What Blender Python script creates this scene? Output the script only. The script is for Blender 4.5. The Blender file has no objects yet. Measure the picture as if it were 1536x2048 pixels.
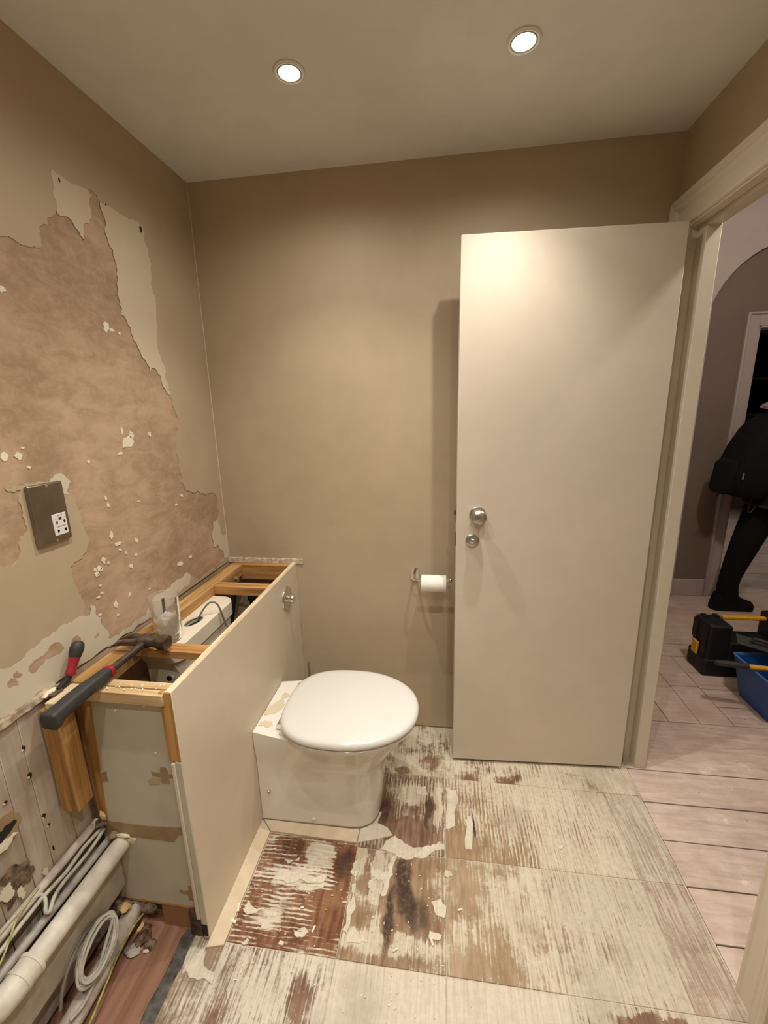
import bpy, math, random, bmesh
from mathutils import Vector, Matrix
from mathutils.geometry import tessellate_polygon
S = bpy.context.scene
C = S.collection
PI = math.pi

# ------------------------------------------------------------------ camera
cam = bpy.data.cameras.new('camera'); camo = bpy.data.objects.new('camera', cam); C.objects.link(camo)
cam.sensor_fit = 'HORIZONTAL'; cam.sensor_width = 36.0; cam.lens = 854.3 / 1536 * 36.0
cam.clip_start = 0.02
camo.matrix_world = Matrix(((0.99055, -0.00877, 0.13686, 0), (0.13511, 0.23338, -0.96295, 0),
                            (-0.02350, 0.97235, 0.23236, 1.458), (0, 0, 0, 1)))
S.camera = camo
# ------------------------------------------------------------------ world, exposure
W = bpy.data.worlds.new('world'); S.world = W; W.use_nodes = True
W.node_tree.nodes['Background'].inputs[0].default_value = (.9, .85, .8, 1)
W.node_tree.nodes['Background'].inputs[1].default_value = 0.0
S.view_settings.view_transform = 'Standard'; S.view_settings.look = 'None'
S.view_settings.exposure = -0.06; S.view_settings.gamma = 1.0; S.view_settings.use_curve_mapping = False
WARM = (1.0, 0.955, 0.875)
SPOT_W = 31.0
SPILL_W = 12.0
HALL_W = 46.0

# ------------------------------------------------------------------ helpers
class MB:
    def __init__(s): s.v = []; s.f = []
    def add(s, v, f):
        o = len(s.v); s.v += [tuple(p) for p in v]; s.f += [tuple(i + o for i in q) for q in f]; return s
    def box(s, x0, x1, y0, y1, z0, z1):
        return s.add([(x0,y0,z0),(x1,y0,z0),(x1,y1,z0),(x0,y1,z0),(x0,y0,z1),(x1,y0,z1),(x1,y1,z1),(x0,y1,z1)],
                     [(0,3,2,1),(4,5,6,7),(0,1,5,4),(1,2,6,5),(2,3,7,6),(3,0,4,7)])
    def rings(s, R, cap=True, closed=False):
        n = len(R[0]); v = [p for r in R for p in r]; f = []
        m = len(R)
        for i in range(m if closed else m - 1):
            j = (i + 1) % m
            for k in range(n):
                l = (k + 1) % n
                f.append((i*n+k, i*n+l, j*n+l, j*n+k))
        if cap and not closed:
            f.append(tuple(reversed(range(n)))); f.append(tuple((m-1)*n + k for k in range(n)))
        return s.add(v, f)
    def tube(s, path, r, n=10, cap=True, closed=False, flat=1.0):
        P = [Vector(p) for p in path]; R = []; m = len(P)
        up = Vector((0, 0, 1)); prev = None
        for i, p in enumerate(P):
            if closed: t = P[(i+1) % m] - P[i-1]
            else: t = P[min(i+1, m-1)] - P[max(i-1, 0)]
            t.normalize()
            if prev is None:
                a = t.cross(up)
                if a.length < 1e-3: a = t.cross(Vector((1, 0, 0)))
            else:
                a = prev - t * prev.dot(t)
                if a.length < 1e-4: a = t.cross(up)
            a.normalize(); prev = a; b = t.cross(a)
            rr = r[i] if isinstance(r, (list, tuple)) else r
            R.append([p + a * (rr * math.cos(2*PI*k/n)) + b * (rr * flat * math.sin(2*PI*k/n)) for k in range(n)])
        return s.rings(R, cap, closed)
    def lathe(s, prof, c=(0,0,0), axis=(0,0,1), n=24, cap=True):
        ax = Vector(axis).normalized(); a = ax.cross(Vector((0, 0, 1)))
        if a.length < 1e-3: a = Vector((1, 0, 0))
        a.normalize(); b = ax.cross(a); c = Vector(c)
        return s.rings([[c + ax*h + a*(r*math.cos(2*PI*k/n)) + b*(r*math.sin(2*PI*k/n)) for k in range(n)] for r, h in prof], cap)
    def sheet(s, loops, fn, d0, d1):
        """polygon (first loop outer, others holes) given in 2D, fn(u, v, d) -> xyz, between depths d0 and d1"""
        L = [[Vector((p[0], p[1], 0)) for p in l] for l in loops]
        tri = tessellate_polygon(L); flat = [p for l in L for p in l]; n = len(flat)
        def area(t): a, b, c = (flat[i] for i in t); return (b-a).cross(c-a).z
        o = [fn(p.x, p.y, d1) for p in flat]; i_ = [fn(p.x, p.y, d0) for p in flat]
        f = []
        for t in tri:
            t = tuple(t) if area(t) > 0 else tuple(reversed(t))
            f.append(t); f.append(tuple(reversed([k + n for k in t])))
        st = 0
        for l in L:
            m = len(l)
            for k in range(m):
                a, b = st + k, st + (k + 1) % m
                f.append((a, b, b + n, a + n))
            st += m
        return s.add(o + i_, f)
    def mesh(s, name):
        me = bpy.data.meshes.new(name); me.from_pydata(s.v, [], s.f); me.validate()
        bm = bmesh.new(); bm.from_mesh(me); bmesh.ops.recalc_face_normals(bm, faces=bm.faces); bm.to_mesh(me); bm.free()
        return me
    def build(s, name, mat=None, parent=None, smooth=None, bevel=0, seg=2, sub=0):
        me = s.mesh(name); return link(name, me, mat, parent, smooth, bevel, seg, sub)

def link(name, me, mat=None, parent=None, smooth=None, bevel=0, seg=2, sub=0):
    if mat is not None and not me.materials: me.materials.append(mat)
    if smooth:
        for p in me.polygons: p.use_smooth = True
        if smooth < 179: me.set_sharp_from_angle(angle=math.radians(smooth))
    o = bpy.data.objects.new(name, me); C.objects.link(o)
    if parent is not None: adopt(o, parent)
    if bevel:
        b = o.modifiers.new('bevel', 'BEVEL'); b.width = bevel; b.segments = seg; b.limit_method = 'ANGLE'; b.angle_limit = math.radians(40)
        if not smooth:
            for p in me.polygons: p.use_smooth = True
            me.set_sharp_from_angle(angle=math.radians(35))
    if sub:
        m = o.modifiers.new('sub', 'SUBSURF'); m.levels = sub; m.render_levels = sub
    return o
def world_of(o):
    m = Matrix.LocRotScale(o.location, o.rotation_euler, o.scale)
    return world_of(o.parent) @ o.matrix_parent_inverse @ m if o.parent else m
def adopt(o, parent):
    o.parent = parent; o.matrix_parent_inverse = world_of(parent).inverted()
def thing(name, label, cat, loc, group=None):
    o = bpy.data.objects.new(name, None); C.objects.link(o); o.location = loc; o.empty_display_size = .05
    return tag(o, label, cat, group)
def tag(o, label, cat, group=None):
    o['label'] = label; o['category'] = cat
    if group: o['group'] = group
    return o
def struct(o, label=None):
    o['kind'] = 'structure'
    if label: o['label'] = label
    return o
def xf(mb, M):
    mb.v = [tuple(M @ Vector(p)) for p in mb.v]; return mb

# ------------------------------------------------------------------ materials
class NT:
    def __init__(s, name, rough=.6, metal=0, spec=.5):
        s.m = bpy.data.materials.new(name); s.m.use_nodes = True; s.t = s.m.node_tree; s.b = s.t.nodes['Principled BSDF']
        s.b.inputs['Roughness'].default_value = rough; s.b.inputs['Metallic'].default_value = metal
        s.b.inputs['Specular IOR Level'].default_value = spec
    def lk(s, v, sock):
        if isinstance(v, bpy.types.NodeSocket): s.t.links.new(v, sock)
        elif isinstance(v, (tuple, list)) and len(v) == 3 and sock.type == 'RGBA': sock.default_value = (*v, 1)
        else: sock.default_value = v
    def node(s, t, ins={}, **kw):
        n = s.t.nodes.new(t)
        for k, v in kw.items(): setattr(n, k, v)
        for k, v in ins.items(): s.lk(v, n.inputs[k])
        return n
    def math(s, op, a, b=0.0, clamp=False): return s.node('ShaderNodeMath', {0: a, 1: b}, operation=op, use_clamp=clamp).outputs[0]
    def pos(s): return s.node('ShaderNodeNewGeometry').outputs['Position']
    def obj(s): return s.node('ShaderNodeTexCoord').outputs['Object']
    def map(s, v, scale=(1,1,1), loc=(0,0,0), rot=(0,0,0)):
        return s.node('ShaderNodeMapping', {'Vector': v, 'Scale': scale, 'Location': loc, 'Rotation': rot}).outputs[0]
    def noise(s, v, scale, detail=4, rough=.55, dist=0):
        return s.node('ShaderNodeTexNoise', {'Vector': v, 'Scale': scale, 'Detail': detail, 'Roughness': rough, 'Distortion': dist}).outputs[0]
    def ramp(s, f, a, b, lo=0., hi=1.):
        return s.node('ShaderNodeMapRange', {0: f, 1: a, 2: b, 3: lo, 4: hi}, interpolation_type='SMOOTHSTEP').outputs[0]
    def mix(s, f, a, b):
        n = s.node('ShaderNodeMix', data_type='RGBA'); s.lk(f, n.inputs[0]); s.lk(a, n.inputs[6]); s.lk(b, n.inputs[7]); return n.outputs[2]
    def sep(s, v): return s.node('ShaderNodeSeparateXYZ', {0: v}).outputs
    def bump(s, h, strength=.3, dist=.002):
        n = s.node('ShaderNodeBump', {'Height': h, 'Strength': strength, 'Distance': dist}); s.t.links.new(n.outputs[0], s.b.inputs['Normal'])
    def col(s, c): s.lk(c, s.b.inputs['Base Color']); return s.m
    def blob(s, v, cx, cy, rx, ry, cz=None):
        q = s.node('ShaderNodeMapping', {'Vector': v, 'Location': (-cx/rx, -cy/ry, 0), 'Scale': (1/rx, 1/ry, 0)}).outputs[0]
        l = s.node('ShaderNodeVectorMath', {0: q}, operation='LENGTH').outputs['Value']
        return s.ramp(l, .55, 1.25, 1., 0.)

def simple(name, c, rough=.5, metal=0, var=.12, scale=30, bump=0, bscale=200, spec=.5):
    n = NT(name, rough, metal, spec); P = n.pos()
    f = n.noise(P, scale, 5)
    d = tuple(x * (1 - var) for x in c); e = tuple(min(1, x * (1 + var)) for x in c)
    if bump: n.bump(n.noise(P, bscale, 3), bump, .001)
    return n.col(n.mix(n.ramp(f, .3, .7), d, e))
def wood(name, c1, c2, axis=0, rough=.6, s=60, knots=True):
    n = NT(name, rough); P = n.pos()
    sc = [s, s, s]; sc[axis] = s * .06
    g = n.noise(n.map(P, sc), 1.0, 6, .6, .6)
    big = n.noise(n.map(P, [x * .25 for x in sc]), 1.0, 3)
    f = n.ramp(n.math('ADD', n.math('MULTIPLY', g, .65), n.math('MULTIPLY', big, .4)), .36, .68)
    n.bump(g, .25, .0008)
    return n.col(n.mix(f, c1, c2))
def paint(name, c, rough=.55, var=.05, bump=.12):
    n = NT(name, rough, 0, .4); P = n.pos()
    f = n.noise(P, 2.2, 4); g = n.noise(P, 160, 3); k = n.noise(P, 14, 4)
    n.bump(n.math('ADD', g, n.math('MULTIPLY', k, .8)), bump, .0015)
    mixf = n.ramp(n.math('ADD', n.math('MULTIPLY', f, .7), n.math('MULTIPLY', k, .3)), .35, .65)
    return n.col(n.mix(mixf, tuple(x*(1-var) for x in c), tuple(min(1, x*(1+var)) for x in c)))
M = {}
M['wall'] = paint('wall_paint', (.47, .37, .248))
M['ceil'] = paint('ceiling_paint', (.76, .75, .705), .7)
M['oldcoat'] = paint('old_cream_paint', (.62, .525, .38), .5)
M['lowcoat'] = paint('old_white_paint', (.62, .55, .42), .55)
M['door'] = paint('door_gloss', (.62, .535, .425), .42, .04, .05)
M['trim'] = paint('trim_gloss', (.64, .56, .44), .38, .04, .05)
M['boxpaint'] = paint('boxing_paint', (.62, .525, .395), .42, .04, .06)
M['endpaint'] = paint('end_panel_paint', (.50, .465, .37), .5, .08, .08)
M['hallwall'] = paint('hall_wall_paint', (.50, .425, .37), .6)
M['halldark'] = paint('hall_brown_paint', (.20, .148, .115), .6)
M['halltrim'] = paint('hall_trim_paint', (.44, .37, .33), .5)
M['ceramic'] = simple('white_ceramic', (.77, .73, .655), .08, 0, .015, 3, spec=.6)
M['seatwhite'] = simple('white_seat_plastic', (.66, .635, .585), .12, 0, .012, 3, spec=.6)
M['cistern'] = simple('cistern_ceramic', (.74, .655, .52), .3, 0, .06, 9)
M['chrome'] = simple('chrome', (.72, .70, .68), .12, 1, .03)
M['satin'] = simple('satin_steel', (.50, .47, .43), .32, 1, .08, 40)
M['steelplate'] = simple('brushed_steel_plate', (.30, .265, .215), .38, 1, .12, 25, .1, 500)
M['hammersteel'] = simple('worn_dark_steel', (.115, .085, .065), .45, .6, .45, 45, .25, 150)
M['rubber'] = simple('dark_grey_rubber', (.032, .03, .028), .6, 0, .2, 60, .2, 400)
M['red'] = simple('red_plastic', (.30, .018, .03), .45, 0, .15)
M['black'] = simple('black_plastic', (.004, .004, .0045), .6, 0, .2)
M['blackcloth'] = simple('black_cloth', (.006, .0055, .006), .9, 0, .3, 80, .3, 300, spec=.2)
M['yellow'] = simple('yellow_plastic', (.75, .40, .02), .45, 0, .08)
M['blue'] = simple('blue_plastic', (.012, .085, .33), .4, 0, .08)
M['white'] = simple('white_plastic', (.78, .74, .70), .35, 0, .02)
M['darkhole'] = simple('dark_hole', (.012, .009, .007), .9)
M['pipewhite'] = simple('dusty_white_pipe', (.60, .55, .46), .55, 0, .16, 22, .15, 120)
M['pipepink'] = simple('dusty_pinkish_pipe', (.50, .42, .36), .6, 0, .18, 30, .15, 120)
M['pipegrey'] = simple('grey_painted_pipe', (.34, .30, .26), .5, 0, .3, 25, .15, 120)
M['cable'] = simple('grey_cable', (.44, .41, .34), .5, 0, .15, 40)
M['dullcable'] = simple('dull_grey_cable', (.16, .15, .12), .5, 0, .15, 40)
M['earth'] = simple('green_yellow_wire', (.36, .34, .10), .5, 0, .35, 60)
M['foam'] = simple('expanding_foam', (.60, .40, .17), .8, 0, .3, 40, .8, 90)
M['rubble'] = simple('dark_rubble', (.16, .11, .07), .9, 0, .7, 60, 1.0, 80)
M['chip'] = simple('plaster_chip', (.74, .66, .52), .8, 0, .15, 50)
M['paper'] = simple('paper_roll', (.88, .83, .74), .85, 0, .03)
M['wood'] = wood('pine_across', (.27, .115, .03), (.56, .30, .10), 0)
M['wood_y'] = wood('pine_along', (.29, .135, .04), (.58, .34, .13), 1)
M['wood_z'] = wood('pine_upright', (.27, .12, .03), (.56, .31, .10), 2)
M['woodpale'] = wood('pale_pine_edge', (.42, .27, .12), (.66, .49, .28), 0)
M['woodpale_y'] = wood('pale_panel_edge', (.50, .36, .19), (.76, .64, .44), 1)
M['glue'] = simple('brown_glue', (.30, .20, .10), .5, 0, .12, 30)
M['hardboard'] = wood('red_brown_board', (.21, .095, .056), (.34, .175, .11), 1, .6, 40)
M['tile'] = simple('cream_tile', (.64, .52, .37), .28, 0, .06, 25)
M['flake'] = simple('bright_paint_flake', (.80, .72, .58), .6, 0, .06)
M['scar'] = simple('dirty_ledge', (.33, .25, .17), .9, 0, .45, 50, .8, 90)
M['scar2'] = simple('dirty_pale_ledge', (.46, .39, .28), .9, 0, .3, 60, .8, 90)
M['membrane'] = simple('dark_membrane', (.085, .075, .065), .7, 0, .5, 40, .4, 90)
M['kick'] = simple('orange_kick_board', (.33, .175, .085), .6, 0, .12, 12)
M['skin'] = simple('skin', (.55, .34, .25), .5, 0, .05)
M['hair'] = simple('dark_hair', (.02, .014, .01), .6, 0, .3, 200)
M['lilac'] = simple('lilac_fabric', (.40, .32, .33), .9, 0, .1)
M['dustyboard'] = simple('dusty_plank', (.40, .345, .27), .7, 0, .16, 14, .2, 120)
def emit(name, c, s):
    m = bpy.data.materials.new(name); m.use_nodes = True; t = m.node_tree; b = t.nodes['Principled BSDF']
    b.inputs['Base Color'].default_value = (.9, .9, .9, 1); b.inputs['Emission Color'].default_value = (*c, 1); b.inputs['Emission Strength'].default_value = s
    return m
M['lamp'] = emit('lamp_lens', (1, .93, .78), 14)
def clear(name, c=(1, 1, 1), rough=.05, ior=1.35, tr=1.0):
    n = NT(name, rough); n.b.inputs['Transmission Weight'].default_value = tr; n.b.inputs['IOR'].default_value = ior
    P = n.pos(); n.bump(n.noise(P, 55, 3), .5, .003); n.col(c); return n.m
M['clear'] = clear('clear_plastic', (.97, .96, .93), .10, 1.12, .93)
def plaster():
    n = NT('bare_plaster', .85, 0, .2); P = n.pos()
    a = n.noise(P, 3.0, 6, .6, .4); b = n.noise(n.map(P, (1, 3, 7)), 3.0, 6, .65, 1.2); c = n.noise(P, 60, 4)
    f = n.ramp(n.math('ADD', n.math('MULTIPLY', a, .6), n.math('MULTIPLY', b, .45)), .38, .68)
    c1 = n.mix(f, (.35, .228, .14), (.54, .38, .262))
    c2 = n.mix(n.ramp(c, .45, .75, 0, .35), c1, (.53, .41, .30))
    st = n.ramp(n.noise(n.map(P, (1, 6, 9), (3, 1, 2)), 1.6, 3), .60, .72, 0, .5)
    n.bump(n.math('ADD', b, n.math('MULTIPLY', c, .3)), .35, .003)
    return n.col(n.mix(st, c2, (.32, .24, .15)))
M['plaster'] = plaster()
def rawwall():
    n = NT('raw_lower_wall', .85, 0, .2); P = n.pos()
    g = n.noise(n.map(P, (1, 30, 1.2)), 1.0, 5); b = n.noise(P, 5, 5); c = n.noise(P, 90, 3)
    f = n.ramp(n.math('ADD', n.math('MULTIPLY', g, .55), n.math('MULTIPLY', b, .5)), .35, .7)
    n.bump(n.math('ADD', g, n.math('MULTIPLY', c, .4)), .3, .002)
    return n.col(n.mix(f, (.31, .235, .175), (.52, .44, .35)))
M['rawwall'] = rawwall()
def boards():
    n = NT('dusty_floor_boards', .75, 0, .25); P = n.pos()
    r = n.node('ShaderNodeObjectInfo').outputs['Random']
    g = n.noise(n.map(P, (6, 40, 1)), 1.0, 6, .6, .5); b = n.noise(P, 6, 6, .65); c = n.noise(P, 28, 5, .6)
    base = n.mix(n.ramp(n.math('ADD', n.math('MULTIPLY', g, .5), n.math('MULTIPLY', b, .5)), .35, .65), (.43, .325, .265), (.65, .525, .445))
    base = n.mix(n.math('MULTIPLY', r, .35), base, (.64, .48, .36))
    wht = n.ramp(n.math('ADD', n.math('MULTIPLY', b, .6), n.math('MULTIPLY', c, .5)), .64, .72, 0, .65)
    base = n.mix(wht, base, (.76, .69, .61))
    base = n.mix(n.ramp(n.noise(P, 40, 4), .68, .74, 0, .7), base, (.12, .085, .07))
    n.bump(n.math('ADD', g, c), .2, .001)
    return n.col(base)
M['boards'] = boards()
CREAM1 = (.46, .385, .275); CREAM2 = (.61, .54, .42)
def adhesive(name, cover=0., ribs='y', brown=((.15, .07, .035), (.34, .20, .12)), grad=(0, 0), c0=(0, 0), light=(), dark=(), stain=(), ribw=.35, spot=.5, cream=(CREAM1, CREAM2), pit=.45):
    """tile-adhesive residue: cream ribs and patches over stained boards"""
    if cream[0] != CREAM1: cream = tuple(tuple(q * .80 for q in c_) for c_ in cream)
    n = NT(name, .72, 0, .3); P = n.pos()
    warp = n.node('ShaderNodeTexNoise', {'Vector': P, 'Scale': 18.0, 'Detail': 4.0}).outputs[1]
    wv = n.node('ShaderNodeVectorMath', {0: warp, 1: (.5, .5, .5)}, operation='SUBTRACT').outputs[0]
    wv = n.node('ShaderNodeVectorMath', {0: wv, 1: (.05, .05, 0)}, operation='MULTIPLY').outputs[0]
    Q = n.node('ShaderNodeVectorMath', {0: P, 1: wv}, operation='ADD').outputs[0]
    sc = (170, 7, 1) if ribs == 'y' else (9, 150, 1)
    streak = n.noise(n.map(P, sc), 1.0, 5, .6, .2)
    fine = n.noise(P, 70, 5, .65); big = n.noise(P, 9, 6, .62, .3)
    x, y, z = n.sep(P)
    wav = n.math('SINE', n.math('ADD', n.math('MULTIPLY', x if ribs == 'y' else y, 2*PI/.0125), n.math('ADD', n.math('MULTIPLY', big, 9.0), n.math('MULTIPLY', n.noise(P, 32, 3), 4.0))))
    wav = n.math('MULTIPLY', wav, n.ramp(n.noise(n.map(P, (1, 1, 1), (7, 3, 1)), 14, 3), .38, .6))
    v = n.math('ADD', n.math('MULTIPLY', big, spot), n.math('MULTIPLY', streak, .75 - spot*.4))
    v = n.math('ADD', v, n.math('MULTIPLY', fine, .22))
    v = n.math('ADD', v, n.math('MULTIPLY', wav, ribw * .12))
    v = n.math('ADD', v, cover - .20)
    if grad != (0, 0):
        v = n.math('ADD', v, n.math('MULTIPLY', n.math('SUBTRACT', x, c0[0]), grad[0]))
        v = n.math('ADD', v, n.math('MULTIPLY', n.math('SUBTRACT', y, c0[1]), grad[1]))
    for (cx, cy, rx, ry, a) in light: v = n.math('ADD', v, n.math('MULTIPLY', n.blob(Q, cx, cy, rx, ry), a))
    for (cx, cy, rx, ry, a) in dark: v = n.math('SUBTRACT', v, n.math('MULTIPLY', n.blob(Q, cx, cy, rx, ry), a))
    mask = n.ramp(v, .45, .62)
    g = n.noise(n.map(P, (70, 9, 1) if ribs == 'y' else (60, 12, 1)), 1.0, 5)
    br = n.mix(n.ramp(n.math('ADD', n.math('MULTIPLY', g, .6), n.math('MULTIPLY', big, .4)), .35, .66), *brown)
    for (cx, cy, rx, ry, a) in stain:
        sf = n.math('MULTIPLY', n.blob(Q, cx, cy, rx, ry), a)
        br = n.mix(n.math('MULTIPLY', sf, n.ramp(fine, .3, .55, .55, 1)), br, (.045, .024, .018))
    cr = n.mix(n.ramp(n.math('ADD', n.math('MULTIPLY', fine, .4), n.math('MULTIPLY', streak, .6)), .35, .62), *cream)
    cr = n.mix(n.ramp(n.noise(n.map(P, (1, 1, 1), (4.3, 2.2, 0)), 5, 5), .5, .72, 0, .5), cr, tuple(q * .62 for q in cream[0]))
    cr = n.mix(n.ramp(n.noise(n.map(P, (90, 14, 1) if ribs == 'y' else (30, 30, 1)), 1.0, 4), .60, .70, 0, pit), cr, (.40, .30, .21))
    n.bump(n.math('ADD', n.math('ADD', n.math('MULTIPLY', mask, 1.3), n.math('MULTIPLY', wav, ribw * .5)), n.math('MULTIPLY', fine, .7)), .5, .003)
    return n.col(n.mix(mask, br, cr))

random.seed(7)
def jag(poly, amp=.20, levels=3):
    """torn edges: the same edge always tears the same way"""
    for _ in range(levels):
        out = []
        for i, p in enumerate(poly):
            q = poly[(i + 1) % len(poly)]; out.append(p)
            a, b = sorted((p, q)); d = math.dist(a, b)
            if d < .004: continue
            r = random.Random(hash((round(a[0]*1e4), round(a[1]*1e4), round(b[0]*1e4), round(b[1]*1e4))))
            t = r.uniform(.35, .65); o = r.uniform(-amp, amp) * min(d, .05)
            nx, ny = -(b[1]-a[1])/d, (b[0]-a[0])/d
            out.append((a[0]+(b[0]-a[0])*t+nx*o, a[1]+(b[1]-a[1])*t+ny*o))
        poly = out
    return poly
def blobpoly(cx, cy, rx, ry, n=11, rnd=random, rough=.45):
    return [(cx + rx*(1-rough*rnd.random())*math.cos(2*PI*k/n), cy + ry*(1-rough*rnd.random())*math.sin(2*PI*k/n)) for k in range(n)]
def lump(c, r, seed, sq=(1, 1, 1), n=2):
    bm = bmesh.new(); bmesh.ops.create_icosphere(bm, subdivisions=n, radius=1); R = random.Random(seed); mb = MB()
    mb.add([(c[0]+v.co.x*r*sq[0]*R.uniform(.7, 1.15), c[1]+v.co.y*r*sq[1]*R.uniform(.7, 1.15), c[2]+v.co.z*r*sq[2]*R.uniform(.7, 1.15)) for v in bm.verts],
           [[v.index for v in f.verts] for f in bm.faces]); bm.free(); return mb

# traced outlines in metres: (y, z) on the left wall, (x, y) on the floor
BARE=[(0.862, 1.827), (0.928, 1.846), (0.941, 1.852), (0.957, 1.853), (0.986, 1.849), (1.007, 1.854), (1.027, 1.856), (1.032, 1.873), (1.034, 1.899), (1.056, 1.916), (1.063, 1.932), (1.085, 1.949), (1.095, 1.962), (1.105, 1.954), (1.139, 1.958), (1.153, 1.941), (1.172, 1.921), (1.175, 1.96), (1.2, 1.974), (1.216, 2.006), (1.212, 2.025), (1.223, 2.047), (1.215, 2.061), (1.24, 2.06), (1.255, 2.047), (1.257, 2.023), (1.265, 2.002), (1.255, 1.973), (1.263, 1.951), (1.278, 1.93), (1.279, 1.9), (1.278, 1.852), (1.272, 1.792), (1.272, 1.756), (1.292, 1.733), (1.316, 1.685), (1.343, 1.638), (1.366, 1.598), (1.379, 1.612), (1.4, 1.606), (1.424, 1.591), (1.424, 1.556), (1.446, 1.53), (1.466, 1.491), (1.487, 1.45), (1.476, 1.417), (1.472, 1.386), (1.45, 1.317), (1.452, 1.258), (1.452, 1.215), (1.476, 1.181), (1.515, 1.163), (1.569, 1.149), (1.61, 1.135), (1.654, 1.137), (1.688, 1.106), (1.694, 1.038), (1.676, 1.013), (1.628, 1.019), (1.613, 0.951), (1.615, 0.908), (1.655, 0.898), (1.691, 0.867), (1.693, 0.834), (1.652, 0.809), (1.493, 0.813), (1.437, 0.847), (1.416, 0.871), (1.386, 0.865), (1.325, 0.867), (1.305, 0.856), (1.25, 0.863), (1.215, 0.861), (1.195, 0.839), (1.166, 0.819), (1.09, 0.819), (1.036, 0.822), (1.006, 0.829), (1.001, 0.867), (0.989, 0.888), (0.998, 0.896), (0.98, 0.917), (0.981, 0.945), (0.971, 0.949), (0.962, 0.926), (0.946, 0.93), (0.953, 0.958), (0.947, 0.993), (0.94, 1.016), (0.935, 1.045), (0.933, 1.078), (0.972, 1.086), (0.989, 1.099), (1.0, 1.114), (0.998, 1.156), (0.989, 1.183), (0.998, 1.198), (0.986, 1.232), (0.98, 1.26), (0.967, 1.276), (0.984, 1.298), (0.971, 1.309), (0.964, 1.318), (0.947, 1.32), (0.93, 1.312), (0.924, 1.306), (0.887, 1.308), (0.857, 1.308), (0.838, 1.309), (0.825, 1.303), (0.813, 1.31), (0.818, 1.3), (0.848, 1.298), (0.841, 1.26), (0.841, 1.226), (0.839, 1.198), (0.821, 1.191), (0.814, 1.175), (0.813, 1.155), (0.803, 1.14), (0.786, 1.135), (0.766, 1.145), (0.709, 1.168)]
OLD={'patch_top': [(1.104, 2.056), (1.124, 2.054), (1.183, 2.053), (1.214, 2.059), (1.223, 2.046), (1.212, 2.025), (1.216, 2.006), (1.2, 1.974), (1.175, 1.96), (1.172, 1.921), (1.153, 1.941), (1.139, 1.958), (1.105, 1.954), (1.095, 1.962), (1.095, 1.992), (1.099, 2.025)], 'strip': [(1.255, 2.047), (1.28, 2.048), (1.322, 2.047), (1.37, 2.045), (1.43, 2.053), (1.429, 2.016), (1.44, 1.967), (1.437, 1.869), (1.435, 1.768), (1.434, 1.648), (1.444, 1.596), (1.465, 1.528), (1.446, 1.53), (1.424, 1.556), (1.424, 1.591), (1.4, 1.606), (1.379, 1.612), (1.366, 1.598), (1.343, 1.638), (1.316, 1.685), (1.292, 1.733), (1.272, 1.756), (1.272, 1.792), (1.278, 1.852), (1.279, 1.9), (1.278, 1.93), (1.263, 1.951), (1.255, 1.973), (1.265, 2.002), (1.257, 2.023)], 'lower': [(0.65, 0.916), (0.714, 0.921), (0.775, 0.923), (0.805, 0.926), (0.842, 0.932), (0.871, 0.94), (0.904, 0.933), (0.946, 0.93), (0.962, 0.926), (0.971, 0.949), (0.981, 0.945), (0.98, 0.917), (0.998, 0.896), (0.989, 0.888), (1.001, 0.867), (1.006, 0.829), (1.036, 0.822), (1.09, 0.819), (1.166, 0.819), (1.195, 0.839), (1.215, 0.861), (1.25, 0.863), (1.305, 0.856), (1.325, 0.867), (1.386, 0.865), (1.416, 0.871), (1.437, 0.847), (1.418, 0.82), (1.298, 0.813), (1.069, 0.795), (0.915, 0.787), (0.759, 0.808), (0.689, 0.815), (0.628, 0.821)], 'corner': [(1.628, 1.019), (1.676, 1.013), (1.691, 0.944), (1.758, 0.919), (1.746, 0.822), (1.693, 0.834), (1.691, 0.867), (1.655, 0.898), (1.615, 0.908), (1.613, 0.951)], 'plate': [(0.924, 1.306), (0.93, 1.312), (0.947, 1.32), (0.964, 1.318), (0.971, 1.309), (0.984, 1.298), (0.975, 1.285), (0.967, 1.276), (0.972, 1.261), (0.948, 1.273), (0.941, 1.293)]}
SPOTS=[[(0.718, 0.88), (0.731, 0.888), (0.743, 0.87), (0.738, 0.863), (0.724, 0.868)], [(0.735, 0.894), (0.746, 0.897), (0.754, 0.881), (0.747, 0.878), (0.736, 0.885)], [(0.769, 0.881), (0.781, 0.893), (0.805, 0.896), (0.827, 0.899), (0.835, 0.908), (0.859, 0.901), (0.868, 0.88), (0.853, 0.874), (0.834, 0.878), (0.816, 0.884), (0.8, 0.875), (0.777, 0.868)], [(0.888, 0.876), (0.9, 0.893), (0.91, 0.893), (0.919, 0.876), (0.917, 0.86)], [(0.96, 0.856), (0.971, 0.865), (0.982, 0.862), (0.972, 0.853)]]
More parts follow.
